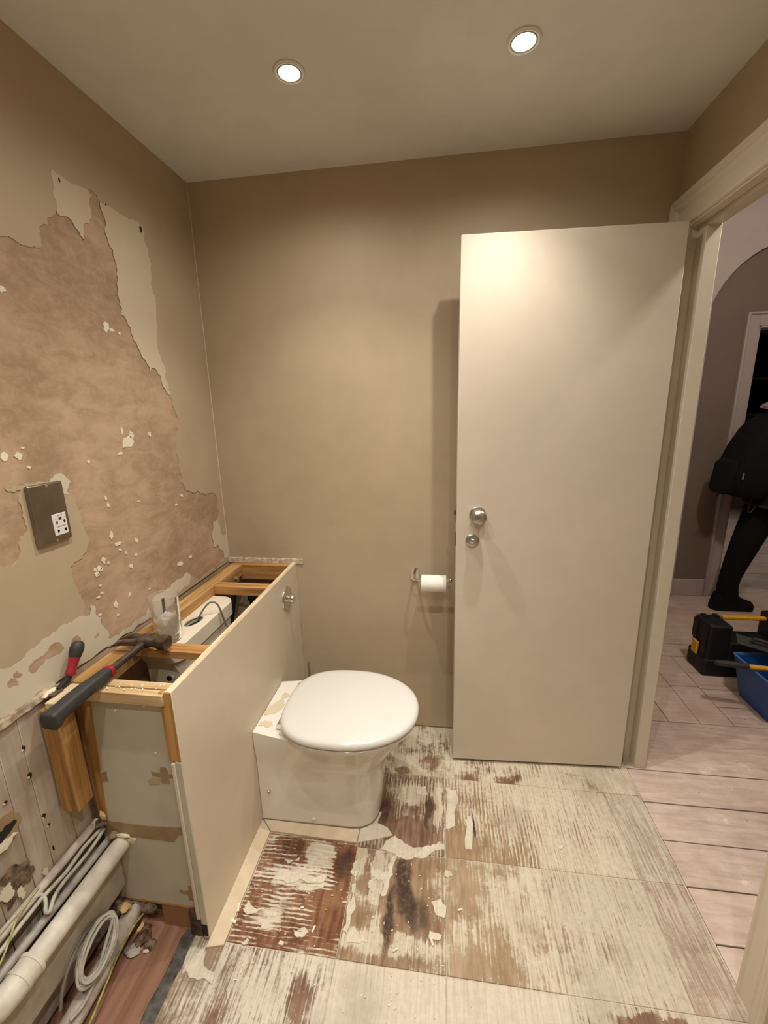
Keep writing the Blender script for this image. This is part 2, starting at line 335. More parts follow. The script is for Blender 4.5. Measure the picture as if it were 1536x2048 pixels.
FLAKES=[(1.202, 1.708, 0.016, 0.017), (1.22, 1.704, 0.012, 0.007), (1.251, 1.699, 0.006, 0.006), (1.196, 1.414, 0.006, 0.013), (1.213, 1.379, 0.028, 0.024), (1.234, 1.403, 0.013, 0.015), (1.32, 1.398, 0.008, 0.012), (0.906, 1.736, 0.01, 0.008), (0.828, 1.377, 0.01, 0.011), (0.861, 1.375, 0.01, 0.009), (0.88, 1.346, 0.005, 0.004), (1.054, 1.339, 0.005, 0.007), (1.175, 1.349, 0.012, 0.006), (1.094, 1.207, 0.006, 0.008), (1.09, 1.229, 0.004, 0.008), (1.087, 1.117, 0.01, 0.013), (1.106, 1.085, 0.014, 0.009), (1.11, 1.065, 0.007, 0.005), (1.129, 1.048, 0.006, 0.006), (1.184, 1.073, 0.008, 0.009), (1.171, 1.029, 0.007, 0.006), (1.043, 1.057, 0.007, 0.012), (1.057, 1.042, 0.007, 0.005), (1.024, 1.039, 0.009, 0.009), (1.01, 1.027, 0.009, 0.01), (1.03, 1.034, 0.005, 0.007), (1.142, 1.001, 0.011, 0.008), (1.015, 0.99, 0.006, 0.004), (1.016, 0.966, 0.006, 0.005), (1.002, 0.96, 0.009, 0.004), (1.116, 0.915, 0.008, 0.008), (1.056, 0.91, 0.009, 0.012), (1.058, 0.876, 0.006, 0.004), (0.996, 0.909, 0.007, 0.004), (1.382, 0.92, 0.021, 0.01), (1.451, 0.924, 0.013, 0.008), (1.22, 1.192, 0.007, 0.004), (1.41, 1.139, 0.012, 0.005), (1.447, 1.165, 0.009, 0.007), (1.206, 0.897, 0.005, 0.003), (0.875, 1.392, 0.004, 0.003), (1.015, 1.022, 0.005, 0.004), (1.008, 1.04, 0.005, 0.006)]
ADH=[[(-0.026, 0.992), (0.001, 1.007), (0.021, 0.984), (0.013, 0.953), (-0.01, 0.958)], [(-0.029, 0.918), (-0.009, 0.915), (0.009, 0.91), (0.002, 0.898), (-0.026, 0.897)], [(0.017, 1.091), (0.033, 1.09), (0.042, 1.076), (0.028, 1.067), (0.013, 1.076)], [(-0.208, 1.13), (-0.157, 1.186), (-0.111, 1.159), (-0.059, 1.156), (0.013, 1.177), (0.017, 1.157), (-0.033, 1.137), (-0.099, 1.11), (-0.15, 1.124)], [(-0.031, 1.168), (-0.004, 1.184), (0.013, 1.165), (0.003, 1.152), (-0.024, 1.152)], [(-0.276, 1.011), (-0.264, 1.02), (-0.257, 0.971), (-0.258, 0.905), (-0.263, 0.882), (-0.278, 0.89), (-0.275, 0.955)], [(-0.262, 0.877), (-0.249, 0.903), (-0.233, 0.886), (-0.223, 0.877), (-0.196, 0.871), (-0.232, 0.864), (-0.256, 0.861)], [(-0.234, 1.091), (-0.206, 1.065), (-0.191, 1.048), (-0.164, 1.067), (-0.156, 1.116), (-0.142, 1.121), (-0.149, 1.056), (-0.164, 0.996), (-0.179, 0.991), (-0.179, 1.035), (-0.219, 1.045)], [(-0.224, 1.032), (-0.206, 1.04), (-0.198, 1.013), (-0.211, 0.997), (-0.223, 1.01)], [(-0.589, 0.906), (-0.581, 0.932), (-0.564, 0.917), (-0.522, 0.914), (-0.562, 0.896)], [(-0.523, 0.879), (-0.494, 0.891), (-0.49, 0.867), (-0.513, 0.864)], [(-0.559, 0.826), (-0.543, 0.838), (-0.524, 0.83), (-0.542, 0.822)], [(-0.517, 1.06), (-0.479, 1.062), (-0.466, 1.073), (-0.466, 1.063), (-0.501, 1.049)], [(-0.521, 1.025), (-0.475, 1.025), (-0.415, 1.022), (-0.359, 1.028), (-0.363, 1.013), (-0.444, 1.009), (-0.479, 0.99), (-0.531, 0.996)], [(-0.452, 0.983), (-0.423, 0.994), (-0.36, 1.001), (-0.365, 0.992), (-0.433, 0.975)], [(-0.42, 0.873), (-0.387, 0.883), (-0.372, 0.872), (-0.393, 0.858), (-0.413, 0.861)], [(0.085, 1.275), (0.108, 1.293), (0.107, 1.167), (0.084, 1.168)], [(0.017, 1.405), (0.06, 1.399), (0.053, 1.251), (0.02, 1.229)], [(-0.097, 1.399), (-0.057, 1.404), (-0.048, 1.364), (-0.095, 1.363)], [(-0.69, 0.759), (-0.679, 0.785), (-0.642, 0.785), (-0.625, 0.761), (-0.593, 0.749), (-0.59, 0.731), (-0.633, 0.732), (-0.669, 0.745)], [(-0.548, 0.724), (-0.543, 0.74), (-0.533, 0.712), (-0.538, 0.687)], [(-0.289, 1.047), (-0.277, 1.089), (-0.26, 1.051), (-0.264, 1.02)], [(0.381, 1.22), (0.422, 1.222), (0.401, 1.202)], [(-0.174, 1.069), (-0.166, 1.086), (-0.17, 1.039)]]
# ================================================================== ROOM SHELL
XL, XR, YB, H = -.967, .765, 1.735, 2.306
YN = -1.25                       # wall behind the photographer
OY0, OY1, OZ = .895, 1.600, 1.996  # door opening in the right wall
lw = lambda u, v, d: (XL + d, u, v)      # left wall plane: (y, z, depth)
wl = MB().box(XL-.1, XL, YN, YB, .0, H).build('wall_left', M['plaster']); struct(wl, 'left wall with peeling paint over bare plaster')
outer = [(YN, .806), (YB-.0005, .806), (YB-.0005, H-.0005), (YN, H-.0005)]
MB().sheet([outer, jag(BARE)], lw, -.001, .0018).build('top_coat', M['wall'], wl)['label'] = 'tan top coat of paint torn back from the plaster'
for k, pl in OLD.items():
    MB().sheet([jag([(a, max(b, .807)) for a, b in pl])], lw, -.001, .0024).build('old_coat', M['lowcoat'] if k in ('lower', 'corner', 'plate') else M['oldcoat'], wl)
for s in SPOTS: MB().sheet([jag(s)], lw, .001, .0029).build('plaster_spot', M['plaster'], wl)
for i, (y, z, ry, rz) in enumerate(FLAKES):
    R = random.Random(i); pts = blobpoly(y, z, max(ry, .002)*1.15, max(rz, .002)*1.15, 10, R, .6)
    MB().sheet([pts], lw, -.001, .0016).build('paint_flake', M['flake'], wl)
for y, z, r in ((1.420, 2.037, .009), (1.120, 2.040, .005), (1.276, 2.049, .003)):
    MB().sheet([blobpoly(y, z, r*.7, r*1.4, 10)], lw, .0, .0032).build('fixing_hole', M['darkhole'], wl)
# raw boarding below the old worktop line
yy = -.3; R = random.Random(3)
edges = [-.3]
while edges[-1] < .80: edges.append(min(edges[-1] + R.uniform(.045, .085), .835))
for a, b in zip(edges, edges[1:]):
    MB().box(XL-.001, XL+.006+R.uniform(0, .0012), a+.0004, b-.0004, .25, .797+R.uniform(-.004, .004)).build('wall_board', M['rawwall'], wl, bevel=.0012, seg=1)
MB().box(XL-.001, XL+.004, -.3, .835, 0.0, .25).build('wall_base', M['dustyboard'], wl)
for y, z, ry, rz in ((.714, .715, .005, .007), (.712, .641, .006, .008), (.720, .513, .0045, .007), (.726, .480, .0035, .004), (.722, .411, .002, .010), (.652, .628, .004, .004)):
    MB().sheet([blobpoly(y, z, ry, rz, 12, R, .35)], lw, .004, .0086).build('drill_hole', M['darkhole'], wl)
    MB().sheet([blobpoly(y-.004, z-rz*.4, ry*.55, rz*.5, 9, R, .4)], lw, .004, .0089).build('hole_chip', M['chip'], wl)
# broken-out patch
MB().sheet([jag([(.55,.60),(.60,.615),(.655,.60),(.672,.56),(.65,.535),(.60,.53),(.55,.55)])], lw, .004, .0088).build('broken_patch', M['glue'], wl)
MB().sheet([jag([(.60,.58),(.64,.578),(.662,.565),(.645,.555),(.61,.56)])], lw, .005, .0094).build('broken_hole', M['darkhole'], wl)
MB().sheet([jag([(.60,.47),(.63,.475),(.665,.45),(.672,.41),(.655,.395),(.63,.40),(.60,.385)])], lw, .004, .0088).build('broken_patch', M['rubble'], wl)
for i, (y, z, w, h, t) in enumerate(((.615, .540, .042, .011, .022), (.605, .43, .018, .022, .024), (.632, .395, .010, .022, .02), (.690, .378, .008, .010, .016))):
    p = jag(blobpoly(y, z, w, h, 9, R, .4), .3, 2)
    MB().sheet([p], lambda u, v, d, z=z, t=t: (XL + .006 + d + max(0, (z+.02 - v)) * .5 * t * 20, u, v), 0, .0016).build('torn_paper', M['lowcoat'], wl)
# ragged ledge where the worktop met the wall
pts = [(-.4, 0)]
g = MB()
ys = [-.3 + i*.02 for i in range(57)]
pr = []
for y in ys: pr.append((y, R.uniform(.007, .013), R.uniform(.806, .812)))
g.rings([[(XL-.001, y, .797), (XL+d+.004, y, .796), (XL+d, y, z), (XL-.001, y, z+.004)] for y, d, z in pr]).build('worktop_scar', M['scar'], wl)

wb = MB().box(XL-.1, .83, YB, YB+.1, 0, H+.05).build('wall_back', M['wall']); struct(wb, 'tan painted back wall behind toilet and open door')
g = MB(); xs = [-.966 + i*.0125 for i in range(29)]
g.rings([[(x, YB+.001, .797), (x, YB-R.uniform(.004, .009), .80), (x, YB-R.uniform(.002, .006), .818+R.uniform(-.003, .004)), (x, YB+.001, .824)] for x in xs]).build('worktop_scar', M['scar2'], wb)
MB().box(-.15, .74, YB-.0012, YB+.001, 0, .006).build('wall_foot', M['glue'], wb)
# thin caulk bead in the left/back corner
MB().tube([(XL+.002, YB-.002, .83), (XL+.002, YB-.002, H-.01)], .0022, 6).build('corner_bead', M['oldcoat'], wb, 60)
g = MB().box(XR, .83, OY1+.065, YB, 0, H).box(XR, .83, YN, OY0-.03, 0, H).box(XR, .83, OY0-.03, OY1+.065, OZ+.03, H)
wr = g.build('wall_right', M['wall']); struct(wr, 'right wall around the doorway')
wn = MB().box(XL-.1, .83, YN-.1, YN, 0, H).build('wall_rear', M['wall']); struct(wn, 'wall behind the viewpoint')
ce = MB().box(XL-.1, .83, YN-.1, YB+.1, H, H+.06).build('ceiling', M['ceil']); struct(ce, 'plain painted ceiling with recessed lamps')

# ------------------------------------------------------------------ floor
fl = MB().box(XL-.1, .757, YN-.1, YB+.1, -.06, -.0022).build('floor', adhesive('joint_residue', .42, brown=((.24,.145,.085),(.40,.27,.175)), pit=.6)); struct(fl, 'stripped bathroom floor with tile adhesive residue')
BR_RED = ((.13, .045, .018), (.30, .15, .075)); BR_TAN = ((.24, .15, .08), (.40, .28, .17)); BR_DK = ((.14, .07, .04), (.30, .19, .125))
cells = {
 (-.598,-.282,.824,1.145): dict(cover=.04, ribs='x', brown=BR_RED, ribw=1.3, spot=.5, light=((-.44,1.02,.14,.035,.22),(-.50,.90,.04,.03,.16),(-.40,1.09,.05,.045,.5)), dark=((-.31,1.07,.035,.07,.4),(-.33,.93,.06,.10,.16)), stain=((-.31,1.07,.03,.06,.8),(-.51,1.09,.05,.05,.3)), cream=((.60,.50,.37),(.82,.74,.60))),
 (-.279,.018,.824,1.130): dict(cover=-.035, ribs='y', brown=((.20,.122,.068),(.36,.245,.148)), ribw=.3, spot=.75, light=((-.20,1.06,.02,.10,.3),(-.14,.875,.16,.03,.20),(-.26,1.09,.02,.05,.25)), stain=((-.118,1.06,.035,.075,.95),(-.10,.985,.03,.05,.9),(-.065,.955,.035,.045,.7),(-.147,.94,.014,.09,.95)), dark=((-.10,1.02,.06,.10,.3),(-.147,.93,.02,.10,.3))),
 (.021,.323,.824,1.130): dict(cover=.02, ribs='y', brown=((.28,.185,.105),(.43,.315,.205)), ribw=.4, spot=.8, grad=(.62, .1), c0=(.15, .98), light=((.20,1.05,.05,.06,.10),(.06,.93,.02,.05,.08)), dark=((.08,1.06,.05,.05,.07),(.08,.86,.05,.05,.07))),
 (.326,.623,.824,1.130): dict(cover=.24, ribs='y', brown=BR_TAN, ribw=.4, spot=.5, cream=((.52,.45,.33),(.70,.62,.48)), dark=((.36,.90,.05,.06,.12),)),
 (.626,.752,.824,1.130): dict(cover=.15, ribs='y', brown=((.30,.20,.15),(.45,.33,.25)), ribw=.2, spot=.4, cream=((.50,.42,.32),(.66,.57,.45))),
 (-.279,.018,1.134,1.448): dict(cover=.10, ribs='y', brown=BR_DK, ribw=1.0, spot=.4, dark=((-.10,1.20,.10,.055,.35),(-.21,1.27,.05,.08,.2),(-.04,1.27,.018,.09,.28)), light=((-.11,1.36,.06,.05,.2),(-.01,1.33,.02,.10,.25)), stain=((-.21,1.28,.03,.05,.8),(-.045,1.29,.012,.07,.8))),
 (.021,.323,1.134,1.448): dict(cover=.15, ribs='y', brown=BR_TAN, ribw=.9, spot=.4, grad=(.45, .55), c0=(.17,1.29), dark=((.06,1.17,.06,.05,.3),(.052,1.30,.012,.12,.3)), stain=((.118,1.27,.006,.07,1.0),(.118,1.27,.006,.07,1.0))),
 (.326,.623,1.134,1.448): dict(cover=.26, ribs='y', brown=BR_TAN, ribw=.9, spot=.4),
 (.626,.754,1.134,1.448): dict(cover=.14, ribs='y', brown=((.34,.25,.18),(.50,.40,.30)), ribw=.3, spot=.5, cream=((.52,.46,.35),(.70,.63,.50))),
 (-.282,.018,1.452,1.732): dict(cover=.06, ribs='y', brown=BR_DK, ribw=.1, spot=.85, dark=((-.05,1.52,.05,.04,.16),(-.15,1.47,.04,.02,.3)), cream=((.60,.51,.36),(.76,.67,.50))),
 (.021,.323,1.452,1.732): dict(cover=.07, ribs='y', brown=BR_DK, ribw=.1, spot=.85, dark=((.10,1.47,.05,.03,.14),(.24,1.465,.04,.02,.16))),
 (.326,.757,1.452,1.732): dict(cover=.12, ribs='y', brown=BR_TAN, ribw=.1, spot=.85),
 (-.598,-.282,.515,.820): dict(cover=.18, ribs='y', brown=BR_DK, ribw=.2, spot=.5, dark=((-.36,.735,.03,.06,.13),(-.33,.70,.025,.05,.12),(-.56,.70,.03,.12,.12)), cream=((.62,.54,.42),(.80,.72,.59))),
 (-.279,.018,.515,.820): dict(cover=.32, ribs='y', brown=BR_TAN, ribw=.1, spot=.5, cream=((.66,.57,.44),(.80,.72,.58)), pit=.2),
 (.021,.323,.515,.820): dict(cover=.32, ribs='y', brown=BR_TAN, ribw=.1, spot=.5, cream=((.62,.54,.42),(.78,.70,.56)), pit=.25),
 (.326,.752,.515,.820): dict(cover=.20, ribs='y', brown=BR_DK, ribw=.15, spot=.5, dark=((.52,.79,.10,.02,.3),), cream=((.54,.47,.35),(.70,.62,.49))),
 (-.695,-.601,.515,.850): dict(cover=.02, ribs='y', brown=((.20,.13,.08),(.34,.24,.16)), ribw=.3, spot=.6, cream=((.60,.52,.40),(.78,.70,.57)), light=((-.67,.77,.03,.03,.3),)),
}
R = random.Random(11)
for i, ((x0, x1, y0, y1), kw) in enumerate(cells.items()):
    m = adhesive('adhesive_bed_%d' % i, **kw)
    dz = R.uniform(-.0007, .0007)
    MB().box(x0-.0006, x1+.0006, y0-.0006, y1+.0006, -.006, dz).build('tile_bed', m, fl, bevel=.001, seg=1)
adm = adhesive('adhesive_lump', .45, cream=((.66, .58, .44), (.82, .75, .60)), pit=.1)
for pl in ADH:
    MB().sheet([jag(pl, .18, 2)], lambda u, v, d: (u, v, d), -.001, R.uniform(.0018, .0032)).build('adhesive_patch', adm, fl, bevel=.0009, seg=1)
# slivers of old tile left along the boxing and the pan
fz = lambda u, v, d: (u, v, d)
MB().sheet([[(-.6475,.80),(-.601,.812),(-.601,1.148),(-.6475,1.19)]], fz, -.004, .006).build('tile_sliver', M['tile'], fl, bevel=.001, seg=1)
MB().sheet([[(-.645,1.192),(-.600,1.150),(-.287,1.143),(-.285,1.20),(-.40,1.20)]], fz, -.004, .0058).build('tile_sliver', M['tile'], fl, bevel=.001, seg=1)
MB().sheet([[(-.282,1.145),(-.22,1.165),(-.165,1.185),(-.185,1.21),(-.225,1.225),(-.215,1.27),(-.26,1.26),(-.282,1.20)]], fz, -.004, .0045).build('tile_sliver', adm, fl, bevel=.001, seg=1)
# exposed sub-board and its ragged dark edge on the left
MB().box(-.965, -.70, -.3, 1.0, -.02, -.0012).build('sub_board', M['hardboard'], fl)
g = MB(); ed = [-.3 + i*.03 for i in range(39)]
g.rings([[(-.735+R.uniform(-.006,.006), y, -.006), (-.728+R.uniform(-.004,.004), y, .0015), (-.70+R.uniform(-.004,.01), y, .002), (-.69, y, -.006)] for y in ed]).build('membrane_edge', M['membrane'], fl)

# ------------------------------------------------------------------ hall floor boards
hf = MB().box(.757, 3.3, YN-.1, 3.6, -.06, -.006).build('floor_hall', M['darkhole']); struct(hf, 'dusty bare boarded hall floor')
def board(x0, x1, y0, y1, par=None):
    MB().box(x0+.0012, x1-.0012, y0+.0022, y1-.0022, -.05, R.uniform(-.0012, .0008)).build('floor_board', M['boards'], par or hf, bevel=.0012, seg=1)
ysx = [-.80+.148*i for i in range(12)] ; ysx = [y for y in ysx if y < .80] + [.834, .982, 1.130, 1.279, 1.429, 1.583, 1.886]
ysx = sorted(ysx)
for a, b in zip(ysx, ysx[1:]): board(.757, 3.25, a, b)
for x0, x1, e in ((.84, .925, None), (.925, 1.063, 2.30), (1.063, 1.20, None), (1.20, 1.343, 2.176)):
    if e: board(x0, x1, 1.886, e); board(x0, x1, e, 2.47)
    else: board(x0, x1, 1.886, 2.47)
q = [1.886, 2.02, 2.162, 2.31, 2.47]
for a, b in zip(q, q[1:]): board(1.343, 3.25, a, b)
q = [2.47, 2.61, 2.76, 2.91, 3.05, 3.20, 3.45, 3.6]
for a, b in zip(q, q[1:]): board(.84, 3.25, a, b)
rf = MB().box(.5, 9.0, 3.6, 8.0, -.06, -.006).build('floor_far_room', M['darkhole']); struct(rf, 'boarded floor of the dark room beyond the hall')
q = [3.6 + .28*i for i in range(16)]
for a, b in zip(q, q[1:]): board(.6, 8.9, a, b, rf)

# ------------------------------------------------------------------ hall shell
HC = 2.72
hl = MB().box(.79, .83, YB+.1, 3.33, 0, HC).box(.83, .835, -1.3, OY0-.03, 0, HC).box(.83, .835, OY1+.04, YB+.1, 0, HC).box(.83, .835, OY0-.03, OY1+.03, OZ+.03, HC)
struct(hl.build('wall_hall_left', M['hallwall']), 'hall side of the bathroom wall')
struct(MB().box(3.25, 3.3, -1.3, 3.5, 0, HC).build('wall_hall_right', M['hallwall']), 'far right hall wall')
struct(MB().box(.83, 3.3, -1.35, -1.3, 0, HC).build('wall_hall_near', M['hallwall']), 'near end wall of the hall')
struct(MB().box(.80, 3.3, -1.35, 3.6, HC, HC+.05).build('ceiling_hall', M['hallwall']), 'hall ceiling')
arc = [(1.756, 0), (1.756, 2.10)]
for i in range(1, 20):
    a0 = math.atan2(2.10-1.936, -.5); a = a0 + (PI - 2*(PI - a0) - 0) * 0 ; 
    t = i / 20.0; ang = a0 + (math.atan2(2.10-1.936, .5) - a0) * t
    arc.append((2.256 + .526*math.cos(ang), 1.936 + .526*math.sin(ang)))
arc += [(2.756, 2.10), (2.756, 0), (3.3, 0), (3.3, HC), (.83, HC), (.83, 0)]
wa = MB().sheet([arc], lambda u, v, d: (u, 3.34 + d, v), 0, .04).build('wall_arch', M['hallwall']); struct(wa, 'pinkish hall wall with an arched opening')
DX0, DX1, DZ = 2.078, 2.86, 1.945
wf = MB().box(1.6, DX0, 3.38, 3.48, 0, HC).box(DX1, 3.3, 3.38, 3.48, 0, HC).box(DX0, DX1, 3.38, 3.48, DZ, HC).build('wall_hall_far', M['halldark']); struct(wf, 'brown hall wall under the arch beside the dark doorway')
# doorway surround: architrave legs and head with a raised outer bead
ar = bpy.data.objects.new('trim_2', None); C.objects.link(ar); ar.location = (DX0, 3.38, 0); struct(ar, 'moulded surround of the dark doorway under the arch')
for nm, b in (('architrave_leg', (DX0-.075, DX0, 3.365, 3.38, 0, DZ+.08)), ('architrave_leg', (DX1, DX1+.075, 3.365, 3.38, 0, DZ+.08)), ('architrave_head', (DX0, DX1, 3.365, 3.38, DZ, DZ+.08))):
    MB().box(*b).build(nm, M['halltrim'], ar, bevel=.003)
for b in ((DX0-.083, DX0-.066, 3.352, 3.38, 0, DZ+.088), (DX0-.066, DX1+.066, 3.352, 3.38, DZ+.071, DZ+.088), (DX1+.066, DX1+.083, 3.352, 3.38, 0, DZ+.088)):
    MB().box(*b).build('bead', M['halltrim'], ar, bevel=.005)
for b in ((DX0, DX0+.012, 3.37, 3.48, 0, DZ), (DX1-.012, DX1, 3.37, 3.48, 0, DZ), (DX0, DX1, 3.37, 3.48, DZ-.012, DZ)):
    MB().box(*b).build('lining', M['halltrim'], ar, bevel=.002)
bb = MB().box(1.756, DX0-.084, 3.362, 3.38, 0, .135).box(1.74, 1.756, 3.325, 3.38, 0, .15).build('baseboard_hall', M['halltrim'], bevel=.006, seg=3); struct(bb, 'pale skirting along the brown hall wall')
MB().box(1.60, 1.74, 3.325, 3.34, 0, .15).build('skirting', M['halltrim'], bb, bevel=.006, seg=3)
# dark room beyond: walls, ceiling and a night window with glazing bars
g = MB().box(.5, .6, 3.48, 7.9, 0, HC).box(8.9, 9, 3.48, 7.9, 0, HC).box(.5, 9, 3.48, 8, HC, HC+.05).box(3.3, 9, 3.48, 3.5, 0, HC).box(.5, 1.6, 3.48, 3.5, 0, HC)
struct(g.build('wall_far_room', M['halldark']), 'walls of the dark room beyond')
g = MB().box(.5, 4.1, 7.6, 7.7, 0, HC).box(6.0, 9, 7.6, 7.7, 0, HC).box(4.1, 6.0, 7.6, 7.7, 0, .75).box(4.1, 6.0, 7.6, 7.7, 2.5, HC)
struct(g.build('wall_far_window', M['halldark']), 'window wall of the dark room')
wi = MB().box(4.1, 4.16, 7.58, 7.66, .75, 2.5).box(5.94, 6, 7.58, 7.66, .75, 2.5).box(4.16, 5.94, 7.58, 7.66, .75, .82).box(4.16, 5.94, 7.58, 7.66, 2.43, 2.5).build('window_1', M['halltrim']); struct(wi, 'dark night window in the far room')
for z in (1.25, 1.79): MB().box(4.16, 5.94, 7.60, 7.64, z-.02, z+.02).build('glazing_bar', M['halltrim'], wi)
MB().box(5.03, 5.07, 7.60, 7.64, .82, 2.43).build('glazing_bar', M['halltrim'], wi)
MB().box(4.16, 5.94, 7.645, 7.65, .82, 2.43).build('pane', simple('night_glass', (.006, .006, .008), .05), wi)

# ------------------------------------------------------------------ door frame
fr = bpy.data.objects.new('trim_1', None); C.objects.link(fr); fr.location = (XR, OY1, 0); struct(fr, 'cream door frame with moulded architrave')
T = M['trim']
MB().box(.757, .832, OY1+.04, OY1+.065, 0, OZ+.03).build('jamb', T, fr, bevel=.0015)
MB().box(.757, .832, OY0-.03, OY0, 0, OZ+.03).build('jamb', T, fr, bevel=.004)
MB().box(.757, .832, OY0, OY1+.04, OZ, OZ+.03).build('head_lining', T, fr, bevel=.0015)
MB().box(.788, .8315, OY1-.013, OY1+.04, 0, OZ).build('door_stop', T, fr, bevel=.002)
MB().box(.788, .8315, OY0, OY0+.013, 0, OZ).build('door_stop', T, fr, bevel=.002)
MB().box(.788, .8315, OY0+.013, OY1-.013, OZ-.013, OZ).build('door_stop', T, fr, bevel=.002)
# moulded section: (distance from opening edge, projection from the wall)
prof = [(0, 0), (0, .012), (.003, .016), (.010, .017), (.014, .013), (.052, .015), (.058, .020), (.066, .0235), (.074, .021), (.080, .026), (.090, .028), (.097, .022), (.097, 0)]
def arch_path(P):  # P: list of (corner yz, outward dir yz)
    return MB().rings([[(XR - pr, c[0] + o[0]*d, c[1] + o[1]*d) for d, pr in prof] for c, o in P])
e = .006
arch_path([((OY1+e+.03, 0), (1, 0)), ((OY1+e+.03, OZ+e), (1, 1))]).build('architrave_leg', T, fr, 30)
arch_path([((OY1+e+.03, OZ+e), (1, 1)), ((OY0-e, OZ+e), (-1, 1))]).build('architrave_head', T, fr, 30)
arch_path([((OY0-e, OZ+e), (-1, 1)), ((OY0-e, 0), (-1, 0))]).build('architrave_leg', T, fr, 30)
for o in [c for c in C.objects if c.parent == fr and c.name.startswith('architrave')]:
    pass

# ------------------------------------------------------------------ door leaf, swung open into the room
hx, hy, dw, th = .733, 1.5745, .684, .0457
dm = Matrix.Translation((hx, hy, 0)) @ Matrix.Rotation(th, 4, 'Z')    # local: x from -dw to 0, y 0 (seen face) to .04
d = xf(MB().box(-dw, 0, 0, .040, .012, 1.993), dm).build('door_1', M['door'], bevel=.002); struct(d, 'plain cream flush door swung open against the back wall')
ax = dm.to_3x3() @ Vector((0, -1, 0))
kx = lambda x, z: dm @ Vector((x, 0, z))
kb = MB().lathe([(.030, 0), (.030, .004), (.027, .006)], kx(-.609, 1.078), ax, 32).build('knob_rose', M['satin'], d, 40)
kn = MB().lathe([(.012, .004), (.012, .018), (.020, .024), (.0275, .034), (.029, .044), (.026, .054), (.017, .060), (.004, .062)], kx(-.609, 1.078), ax, 32).build('door_knob', M['satin'], d, 60)
kn['label'] = 'satin steel door knob'
ls = MB().lathe([(.025, 0), (.025, .005), (.021, .008), (.014, .009)], kx(-.626, .980), ax, 32).build('turn_plate', M['satin'], d, 40)
ls['label'] = 'round satin privacy turn'
MB().lathe([(.009, .006), (.011, .010), (.010, .016), (.004, .019)], kx(-.626, .980), ax, 24).build('thumb_turn', M['chrome'], ls, 60)
xf(MB().box(-dw-.0012, -dw+.001, .009, .031, 1.045, 1.115), dm).build('latch_plate', M['hammersteel'], d, bevel=.0006, seg=1)
xf(MB().box(-dw-.009, -dw, .013, .026, 1.074, 1.090), dm).build('latch_bolt', M['hammersteel'], d, bevel=.002)
xf(MB().box(-dw-.0012, -dw+.001, .009, .031, .955, 1.005), dm).build('latch_plate', M['hammersteel'], d, bevel=.0006, seg=1)
for z in (.25, 1.75):
    xf(MB().lathe([(.005, -.045), (.005, .045)], (.006, .030, z), (0, 0, 1), 12), dm).build('hinge', M['satin'], d, 40)
# ================================================================== LAMPS
def downlight(x, y, label, group=None, tilt=(0, 0), k=1.0):
    t = thing('downlight', label, 'downlight', (x, y, H-.004), group)
    MB().lathe([(.041, .0005), (.041, -.003), (.036, -.006), (.031, -.004), (.029, .0005)], (x, y, H), (0, 0, 1), 40, False).build('bezel', M['ceil'], t, 50)
    MB().lathe([(.0295, .0005), (.0295, -.0045), (.0275, -.0045), (.0275, .0005)], (x, y, H), (0, 0, 1), 40, False).build('gimbal_ring', M['chrome'], t, 40)
    MB().lathe([(.0272, .0005), (.0272, -.0025), (.015, -.0045), (.002, -.005)], (x, y, H), (0, 0, 1), 32).build('lens', M['lamp'], t, 60)
    for nm_, pw_, an_ in (('downlight_beam', SPOT_W, 100), ('downlight_spill', SPILL_W, 165)):    # reflector beam and the softer spill of the bare lens
        l = bpy.data.lights.new(nm_, 'SPOT'); l.energy = pw_ * k; l.color = WARM; l.spot_size = math.radians(an_); l.spot_blend = 1.0; l.shadow_soft_size = .012
        lo = bpy.data.objects.new(nm_, l); C.objects.link(lo); lo.location = (x, y, H-.03); adopt(lo, t)
    return t
downlight(-.400, 1.283, 'recessed ceiling downlight above the toilet')
downlight(.181, 1.286, 'recessed ceiling downlight above the open door')
for x, s_ in ((-.40, 'left'), (.18, 'right')):
    for y, r_ in ((.60, 'nearer'), (-.15, 'farther')): downlight(x, y, 'recessed ceiling downlight behind the viewpoint, %s one of the %s pair' % (s_, r_), 'downlights behind the viewpoint', k=.90)
pl = thing('pendant_lamp', 'round hall ceiling lamp out of view near the bathroom door', 'lamp', (1.27, 1.46, HC))
MB().lathe([(.06, 0), (.06, -.03), (.02, -.05)], (1.27, 1.46, HC), (0, 0, 1), 24).build('ceiling_rose', M['halltrim'], pl, 50)
MB().lathe([(.02, -.05), (.045, -.06), (.05, -.09), (.03, -.12), (.004, -.125)], (1.27, 1.46, HC), (0, 0, 1), 24).build('bulb', emit('hall_bulb', (1, .9, .85), 6), pl, 60)
l = bpy.data.lights.new('hall_glow', 'POINT'); l.energy = HALL_W; l.color = (1, .93, .86); l.shadow_soft_size = .06
lo = bpy.data.objects.new('hall_glow', l); C.objects.link(lo); lo.location = (1.27, 1.46, HC-.20); adopt(lo, pl)

# ================================================================== CISTERN BOXING
XF = -.648; ZT = .805; YE = .838
bx = thing('cistern_boxing', 'painted box around the cistern, its top removed and timber rails bare', 'boxing', (-.80, 1.28, 0))
fp = MB().box(XF-.017, XF, .822, YB-.001, .0, ZT).build('front_panel', M['boxpaint'], bx, bevel=.0015)
